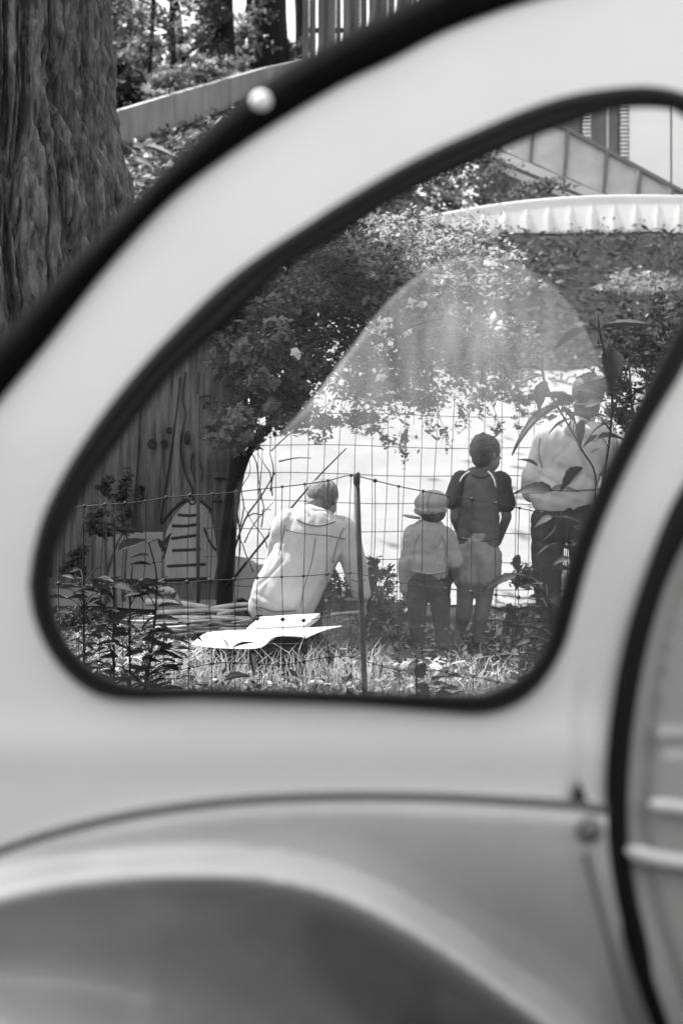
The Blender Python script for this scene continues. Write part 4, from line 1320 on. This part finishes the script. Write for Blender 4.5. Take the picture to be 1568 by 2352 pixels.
for u in (1346, 1432):
    for v in range(96, 392, 9):
        a = P(u + random.uniform(-1, 1), v, HD - .04)
        mb = MB(); mb.box(a, (.15, .07, .040)); mb.build('louvre', M['shutter'], hs_)
stair = thing('outside_stair', P(1300, 520, 26), 'outside stair with grey panelled balustrade sloping down beside the building', 'stair')
SD = 26.0
mb = MB(); mb.beam(P(1060, 322, SD), P(1430, 477, SD), .10, .16); mb.build('stringer', M['stringer'], stair)
mb = MB(); mb.beam(P(1040, 345, SD - .3), P(1370, 478, SD - .3), .10, .12); mb.build('stringer', M['stringer'], stair)
mb = MB(); mb.beam(P(1150, 214, SD), P(1620, 470, SD), .07, .07); mb.build('handrail', M['metal_grey'], stair)
posts = [1222, 1300, 1390, 1466, 1540, 1590]
prail = lambda u: 214 + (u - 1150) * 256 / 470
pbot = lambda u: 310 + (u - 1060) * 155 / 370
for u in posts:
    mb = MB(); mb.beam(P(u + 4, prail(u), SD), P(u - 4, pbot(u) + 4, SD), .06, .06, (0, 1, 0)); mb.build('post', M['metal_grey'], stair)
pl = [1150] + posts
for a, b in zip(pl[:-1], pl[1:]):
    A = [P(a + 4, prail(a) + 6, SD + .04), P(b - 3, prail(b) + 6, SD + .04), P(b - 5, pbot(b) - 4, SD + .04), P(a + 2, pbot(a) - 4, SD + .04)]
    B = [p + [0, .02, 0] for p in A]
    mb = MB(); mb.add(A + B, [(0, 1, 2, 3), (7, 6, 5, 4), (0, 4, 5, 1), (1, 5, 6, 2), (2, 6, 7, 3), (3, 7, 4, 0)])
    mb.build('balustrade_panel', M['panel_grey'], stair)
shrub([(1020, 390, 25.3, 170, 75, .7, 2600), (1060, 440, 23.5, 90, 45, .6, 700), (1220, 440, 25.2, 110, 30, .4, 700), (1170, 455, 23.5, 70, 30, .5, 400), (960, 440, 23.5, 60, 60, .6, 400)], .09, 'leaf', 'leafy shrub growing behind the left end of the corrugated edging')
shrub([(1480, 655, 17.6, 130, 26, .6, 700)], .09, 'leaf_light', 'dry pale grass clump on the slope below the corrugated edging', name='shrub', up=.1, aspect=.14)

# ------------------------------------------------------------------ rose bush arching over the fence
rose = thing('rose_bush', P(545, 1390, 10.0) * [1, 1, 0], 'big arching rose bush with small leaves and white flowers hanging over the mesh fence', 'bush')
ells = [(690, 740, 10.0, 150, 150, .6, 3400), (600, 830, 9.9, 100, 110, .4, 1500), (540, 985, 9.8, 62, 60, .3, 800), (790, 630, 10.4, 140, 110, .6, 2400), (640, 930, 9.9, 90, 70, .4, 1100),
        (560, 720, 10.0, 90, 90, .4, 1100),
        (860, 820, 10.2, 130, 120, .5, 2600), (970, 730, 10.6, 160, 130, .6, 2800), (1080, 840, 10.4, 130, 80, .5, 1500), (930, 900, 10.1, 130, 50, .3, 900),
        (760, 970, 10.0, 110, 30, .25, 420), (1020, 590, 11.4, 170, 80, .6, 1500), (900, 560, 11.6, 110, 70, .5, 900), (1180, 800, 10.6, 70, 90, .4, 700), (1160, 900, 10.5, 60, 45, .3, 350), (1260, 930, 10.6, 60, 45, .3, 300)]
hang = [(790, 950, 10, 60, 26, .1, 160), (890, 1000, 10, 22, 40, .08, 110), (1020, 1000, 10, 14, 40, .08, 70), (1150, 985, 10, 18, 30, .08, 60), (690, 985, 10, 40, 18, .1, 90), (735, 1010, 10, 34, 24, .1, 90), (850, 965, 10, 26, 45, .1, 120), (930, 1020, 10, 16, 60, .08, 110), (980, 970, 10, 30, 40, .1, 120), (1060, 965, 10, 16, 38, .08, 90), (1100, 940, 10, 30, 30, .1, 90), (1190, 960, 10, 26, 24, .1, 60), (500, 950, 9.8, 30, 30, .1, 90), (480, 1010, 9.8, 26, 14, .1, 60), (495, 830, 9.8, 30, 24, .1, 90)]
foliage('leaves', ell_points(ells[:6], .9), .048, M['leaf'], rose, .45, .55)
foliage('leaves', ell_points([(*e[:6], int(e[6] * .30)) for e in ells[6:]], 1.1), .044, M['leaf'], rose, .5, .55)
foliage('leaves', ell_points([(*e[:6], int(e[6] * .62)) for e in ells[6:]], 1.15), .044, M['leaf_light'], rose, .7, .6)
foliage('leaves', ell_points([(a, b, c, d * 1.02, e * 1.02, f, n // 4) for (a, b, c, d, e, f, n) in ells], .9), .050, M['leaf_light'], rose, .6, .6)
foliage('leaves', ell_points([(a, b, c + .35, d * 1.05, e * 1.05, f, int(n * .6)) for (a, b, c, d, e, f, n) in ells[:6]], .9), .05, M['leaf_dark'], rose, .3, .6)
foliage('leaves', ell_points([(555, 965, 9.45, 55, 45, .15, 300), (605, 870, 9.4, 50, 50, .15, 260), (520, 1005, 9.4, 45, 20, .1, 140), (640, 760, 9.3, 60, 40, .15, 200), (560, 800, 9.4, 40, 40, .15, 160), (870, 600, 9.9, 90, 60, .2, 420), (960, 640, 10.0, 90, 50, .2, 380), (1000, 560, 10.8, 200, 90, .4, 1100), (1120, 640, 10.2, 140, 70, .3, 520), (1020, 780, 9.9, 150, 90, .3, 520)], 1.0), .05, M['leaf_light'], rose, .7, .6)  # paler leaf colour puts sunlit brightness into these clumps
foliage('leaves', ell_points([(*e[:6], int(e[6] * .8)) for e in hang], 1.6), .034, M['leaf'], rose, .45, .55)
hb = []
for (u, v) in [(690, 985), (735, 1000), (780, 965), (840, 985), (880, 1000), (930, 1060), (985, 990), (1030, 1010), (1062, 990), (1100, 955), (1150, 990), (1190, 975), (820, 955), (950, 975)]:
    L = random.uniform(70, 150); a = random.uniform(-.5, .5)
    tw = spline([P(u - L * math.sin(a) + random.uniform(-10, 10), v - L, 10.05), P(u - L * .4 * math.sin(a), v - L * .45, 9.98), P(u, v, 9.95)], 12)
    hb.append(tw)
pts_ = np.vstack([t[R.integers(0, 12, 34)] + R.normal(size=(34, 3)) * [.035, .05, .03] for t in hb])
foliage('leaves', pts_, .036, M['leaf'], rose, .5, .5)
mb = MB()
for t in hb: mb.tube(t, np.linspace(.004, .0015, 12), 5)
mb.build('sprays', M['bark_dark'], rose, smooth=True, kind='stuff')
fl = ell_points([(675, 815, 9.3, 16, 12, .03, 40), (950, 700, 9.9, 30, 16, .05, 40), (880, 740, 9.7, 24, 24, .05, 26), (870, 860, 9.7, 16, 16, .05, 24), (1140, 740, 9.8, 20, 20, .05, 20), (840, 625, 9.8, 14, 10, .03, 16), (900, 770, 9.7, 60, 60, .1, 30), (1130, 610, 10.8, 60, 20, .1, 22)], .8)
foliage('flowers', fl, .040, M['flower'], rose, .3, .9)
mb = MB()
base = P(532, 1372, 10.0); base[2] = 0
for pts, r in [([(520, 1330), (530, 1240), (545, 1140), (565, 1060), (600, 1000), (660, 900)], .028), ([(512, 1340), (540, 1200), (552, 1080), (572, 1030), (640, 960)], .018),
               ([(520, 1350), (600, 1250), (700, 1130), (745, 1080), (795, 1030)], .010), ([(515, 1340), (560, 1200), (600, 1140), (632, 1085)], .010),
               
               ([(545, 1100), (560, 1000), (600, 880), (700, 760)], .020), ([(640, 930), (780, 840), (920, 760), (1060, 720)], .010), ([(640, 1060), (680, 1052), (715, 1052)], .006), ([(545, 1180), (552, 1240), (548, 1300)], .007)]:
    c = spline([P(*p, 9.95) for p in pts], 14)
    mb.tube(c, np.linspace(r, r * .45, 14), 7)
for k in range(13):
    u, v = random.uniform(540, 640), random.uniform(1000, 1330)
    a = random.uniform(-.5, 1.3); L = random.uniform(60, 190)
    pts = [(u + L * t * math.sin(a) + random.uniform(-7, 7), v - L * t * math.cos(a) + random.uniform(-7, 7)) for t in (0, .25, .5, .75, 1)]
    mb.tube(spline([P(*p, 9.95 + random.uniform(-.2, .2)) for p in pts], 12), np.linspace(.0055, .002, 12), 5)
mb.build('stems', M['bark_dark'], rose, smooth=True)
# a dark trunk beside it
tk = thing('tree', P(520, 1380, 10.2) * [1, 1, 0], 'dark slim trunk rising between the painted boards and the rose bush', 'tree')
mb = MB(); mb.tube(spline([(*P(514, 1402, 10.3)[:2], -.05), P(520, 1300, 10.3), P(530, 1180, 10.3), P(544, 1060, 10.3), P(556, 900, 10.35), P(560, 700, 10.4)], 18), np.linspace(.062, .04, 18), 12)
mb.build('trunk', M['bark_dark'], tk, smooth=True)

# smaller bushes
shrub([(250, 1180, 10.45, 70, 70, .12, 420), (310, 1130, 10.5, 40, 70, .1, 200), (180, 1300, 10.3, 50, 60, .15, 300)], .055, 'leaf', 'straggling climber growing up the left end of the painted boards', group=None)
shrub([(190, 1420, 9.4, 70, 34, .3, 500)], .05, 'leaf', 'low weed in front of the left end of the painted boards', group=None)
shrub([(1500, 800, 9.4, 110, 160, .4, 1700)], .05, 'leaf_dark', 'dark bush at the right edge of the car window above the adult', group=None)
shrub([(1440, 960, 9.5, 60, 90, .3, 600), (1370, 880, 8.1, 60, 60, .2, 420)], .04, 'leaf_dark', 'dark leafy bush beside the head of the hooded adult', group=None)
shrub([(868, 1320, 9.0, 46, 48, .25, 700), (880, 1395, 8.9, 70, 55, .3, 900), (800, 1370, 8.9, 50, 50, .25, 500), (760, 1350, 8.9, 26, 40, .15, 320)], .045, 'leaf', 'low bushy weed behind the leaning fence post', group=None, aspect=.3)
shrub([(560, 1390, 9.7, 40, 22, .2, 260)], .05, 'leaf_dark', 'small dark weed between the rose stems and the seated man', group=None)
shrub([(1185, 1420, 8.9, 44, 36, .2, 330), (1205, 1340, 8.9, 40, 46, .25, 380)], .045, 'leaf', 'low leafy weed between the boy and the hooded adult', group=None)

# ------------------------------------------------------------------ broad leaved plants at the near fence
def leaf_mesh(k, m_='leaf_big'):
    n = 11; V = []; rl = random.Random(k)
    dr, tw, cu = rl.uniform(.05, .5), rl.uniform(-.5, .5), rl.uniform(.02, .16)
    for i in range(n):
        t = i / (n - 1); w = .205 * math.sin(math.pi * t ** .8) ** .9 * (1 - .3 * t) * (1 + (.10 if i % 2 else -.06)); z = -dr * t * t
        V += [(t, -w, z + cu * (w / .205) - tw * w * t), (t, 0, z - .04), (t, w, z + cu * (w / .205) + tw * w * t)]
    Fc = []
    for i in range(n - 1):
        for k in range(2):
            a = i * 3 + k; Fc.append((a, a + 1, a + 4, a + 3))
    return make_mesh('leaf', V, Fc, M[m_], True)


LEAVES = [leaf_mesh(k) for k in range(5)]


AGAVE = [leaf_mesh(k + 20, 'agave') for k in range(3)]


def put_leaf(plant, p, q2, roll=None, width=1.0, pool=None):
    p, q2 = np.array(p, float), np.array(q2, float)
    x = q2 - p; L = np.linalg.norm(x)
    x = Vector(x / L); up = Vector((random.uniform(-.3, .3), random.uniform(-1.0, .2), .8))
    y = up.cross(x).normalized(); z = x.cross(y)
    o = link('leaf', random.choice(pool or LEAVES), plant)
    rot = Matrix((x, y, z)).transposed().to_4x4()
    o.matrix_local = Matrix.Translation(Vector(p - ORIGIN[plant.name])) @ rot @ Matrix.Diagonal((L, L * width, L, 1))
    return o


for k in range(16):
    u, v = 330 + random.uniform(-30, 40), 340 + random.uniform(-14, 26)
    a = random.uniform(-.4, 2.2); L = random.uniform(40, 85); d = 21.2 + random.uniform(-.3, .3)
    put_leaf(ag, P(u, v, d), P(u + L * math.sin(a), v - L * .4 * math.cos(a) + 6, d + random.uniform(-.2, .2)), None, 1.3, AGAVE)


def broad_plant(label, base, stems, leaves, rand, D, group='broad leaved plants at the wire fence'):
    b = P(*base, D); b[2] = 0
    pl = thing('plant', b, label, 'plant', group)
    mb = MB()
    sp = []
    for s in stems:
        c = spline([P(u, v, D) for u, v in s], 24); sp.append(c)
        mb.tube(c, np.linspace(.006, .003, 24), 6)
    sp = np.vstack(sp)
    for (a, b2, *w) in leaves:
        put_leaf(pl, P(*a, D + random.uniform(-.06, .06)), P(*b2, D + random.uniform(-.1, .1)), None, w[0] if w else 1.0)
    for (u0, v0, u1, v1, n, L0, L1) in rand:
        for _ in range(n):
            u, v = random.uniform(u0, u1), random.uniform(v0, v1)
            a = random.choice([-1, 1]) * random.uniform(.6, 2.0); L = random.uniform(L0, L1)
            dd = D + random.uniform(-.15, .2)
            p0 = P(u, v, dd)
            near = sp[np.argmin(np.linalg.norm((sp - p0 - [0, 0, -.06]) * [1, .5, 1], axis=1))]
            mb.tube(spline([near, near * .5 + p0 * .5 + [0, 0, .02], p0], 6), np.linspace(.003, .0016, 6), 5)
            put_leaf(pl, p0, P(u + L * math.sin(a), v - L * .6 * math.cos(a), dd + random.uniform(-.06, .06)), None, random.uniform(.6, 1.3))
    mb.build('stem', M['leaf_big'], pl, smooth=True)
    return pl


broad_plant('dark nettle-like plant in front of the wire fence at the lower left', (285, 1620), [[(262, 1600), (262, 1400), (264, 1180)], [(194, 1590), (193, 1400), (192, 1190)], [(330, 1600), (350, 1480), (360, 1330), (340, 1240)], [(300, 1600), (298, 1420), (304, 1300)]],
            [((272, 1262), (336, 1229)), ((340, 1246), (367, 1231)), ((363, 1240), (386, 1273)), ((372, 1268), (392, 1222), .6), ((300, 1280), (340, 1266)), ((298, 1296), (345, 1288), 1.2), ((348, 1294), (374, 1286)), ((208, 1333), (255, 1303)), ((222, 1358), (276, 1344)), ((359, 1352), (412, 1349)), ((298, 1370), (340, 1330), 1.2), ((326, 1336), (364, 1340), 1.3), ((205, 1452), (246, 1440)), ((268, 1216), (330, 1216), .5),
             ((360, 1496), (420, 1500)), ((372, 1462), (440, 1468)), ((430, 1466), (464, 1444), .7), ((525, 1488), (512, 1462), .5), ((535, 1488), (572, 1462), .5), ((575, 1500), (586, 1552), .6), ((520, 1560), (575, 1545))],
            [(200, 1330, 370, 1420, 26, 32, 56), (205, 1420, 390, 1590, 84, 26, 60), (140, 1280, 240, 1420, 14, 28, 50), (360, 1480, 440, 1560, 10, 30, 50)], 6.15)
z6 = lambda a, b: (872.6 + a * .3514, 918.6 + b * .3514)
broad_plant('tall dark plant with long drooping leaves before the hooded adult', (1300, 1640), [[(1370, 724), (1376, 765), (1392, 826), (1404, 890), (1400, 1000), (1366, 1200), (1330, 1400), (1300, 1600)], [(1243, 812), (1248, 871), (1278, 931), (1305, 978), (1336, 1035), (1366, 1091), (1360, 1200)], [(1300, 1600), (1270, 1450), (1240, 1320), (1200, 1310)]],
            [((1382, 750), (1500, 728), .7), ((1376, 764), (1352, 742), .8), ((1350, 754), (1262, 796), .7), ((1384, 792), (1322, 812), 1.3), ((1402, 800), (1414, 870), 1.3), ((1398, 880), (1370, 800), .9), ((1244, 862), (1174, 869), .8), ((1240, 846), (1186, 834), .7), ((1252, 874), (1228, 930), 1.25), ((1278, 931), (1160, 986), .6), ((1278, 931), (1330, 894), 1.2), ((1290, 935), (1330, 975), 1.25),
             ((1268, 1126), (1184, 1112), 1.25), ((1189, 1321), (1100, 1348), .9), ((1287, 1249), (1226, 1253), .8), (z6(1150, 800), z6(1040, 930), 1), (z6(1030, 430), z6(950, 355), 1), (z6(1330, 130), z6(1240, 330), 1.25), (z6(1420, 230), z6(1310, 300), .9), (z6(1120, 590), z6(1280, 520), 1.2), (z6(1320, 440), z6(1180, 560), .9), (z6(900, 1010), z6(890, 1120), 1.3)],
            [(1250, 1180, 1340, 1300, 8, 40, 76), (1200, 1290, 1320, 1450, 22, 36, 70), (1180, 1430, 1300, 1620, 34, 36, 74), (1345, 900, 1410, 1200, 9, 46, 80), (1300, 862, 1395, 960, 16, 40, 70)], 6.2)
broad_plant('small dark seedling with heart shaped leaves in the grass right of the post', (958, 1620), [[(958, 1600), (956, 1560), (957, 1500)]],
            [((957, 1510), (928, 1492), 2.0), ((957, 1510), (984, 1506), 2.0), ((956, 1552), (938, 1520), 1.8), ((958, 1556), (976, 1522), 1.8), ((990, 1560), (1030, 1546)), ((1024, 1552), (1064, 1550), 1.0), ((956, 1570), (984, 1580))], [(925, 1560, 1060, 1600, 6, 26, 44)], 6.2)

# ------------------------------------------------------------------ grass
def blades(n, x0, x1, y0, y1, h0, h1, w, material, lean=.5):
    x = R.uniform(x0, x1, n); y = R.uniform(y0, y1, n)
    b = np.stack([x, y, terrain(x, y) - .005], 1)
    h = R.uniform(h0, h1, n)[:, None]
    a = R.uniform(0, 6.283, n)
    s = np.stack([np.cos(a), np.sin(a), a * 0], 1) * w * .5
    l = R.normal(size=(n, 3)) * lean; l[:, 2] = 0
    m = b + (np.array([0, 0, .6]) + l * .25) * h
    t = b + (np.array([0, 0, .9]) + l * .9) * h
    V = np.stack([b - s, b + s, m + s * .7, m - s * .7, t], 1).reshape(-1, 3)
    i = np.arange(n)[:, None] * 5
    Fq = np.hstack([i, i + 1, i + 2, i + 3]); Ft = np.hstack([i + 3, i + 2, i + 4])
    return V, [tuple(f) for f in Fq] + [tuple(f) for f in Ft]


def patchy(n, x0, x1, y0, y1, sc, thr):
    x = R.uniform(x0, x1, n * 3); y = R.uniform(y0, y1, n * 3)
    k = vnoise(x * sc + 40, y * sc + 9) + .35 * vnoise(x * sc * 3, y * sc * 3) > thr
    return x[k][:n], y[k][:n]


V, Fc = blades(7000, -2.6, 2.6, 5.4, 7.3, .03, .09, .007, M['grass'], .9)
obj('grass', V, Fc, M['grass'], None, kind='stuff')
V, Fc = blades(4500, -2.6, 2.6, 5.4, 9.6, .02, .08, .007, M['straw'], 1.3)
obj('dry_grass', V, Fc, M['straw'], None, kind='stuff')
V, Fc = blades(900, -.4, .15, 8.3, 10.0, .05, .13, .007, M['grass'], .8)
obj('grass', V, Fc, M['grass'], None, kind='stuff')
V, Fc = blades(420, -1.0, .2, 7.1, 7.5, .10, .24, .006, M['straw'], .6)
obj('tall_grass', V, Fc, M['straw'], None, kind='stuff')
for n, mt, sz, thr, hh in ((7000, 'leaf_light', .045, .58, .07), (3000, 'leaf', .05, .6, .09), (1500, 'leaf_dark', .06, .74, .11)):
    x, y = patchy(n, -2.8, 2.8, 5.4, 9.9, 2.4, thr)
    ok = ~((x > .30) & (x < 1.25) & (y > 7.2) & (y < 9.3)); x, y = x[ok], y[ok]
    foliage('ground_weeds', np.stack([x, y, terrain(x, y) + .01 + hh * R.random(len(x)) * np.where(y > 7.0, .25, 1)], 1), sz, M[mt], None, .6, .5)
x, y = patchy(3600, -2.8, 2.8, 5.4, 10.4, 1.6, .5)
foliage('leaf_litter', np.stack([x, y, terrain(x, y) + .012 + .01 * R.random(len(x))], 1), .055, M['straw'], None, .9)
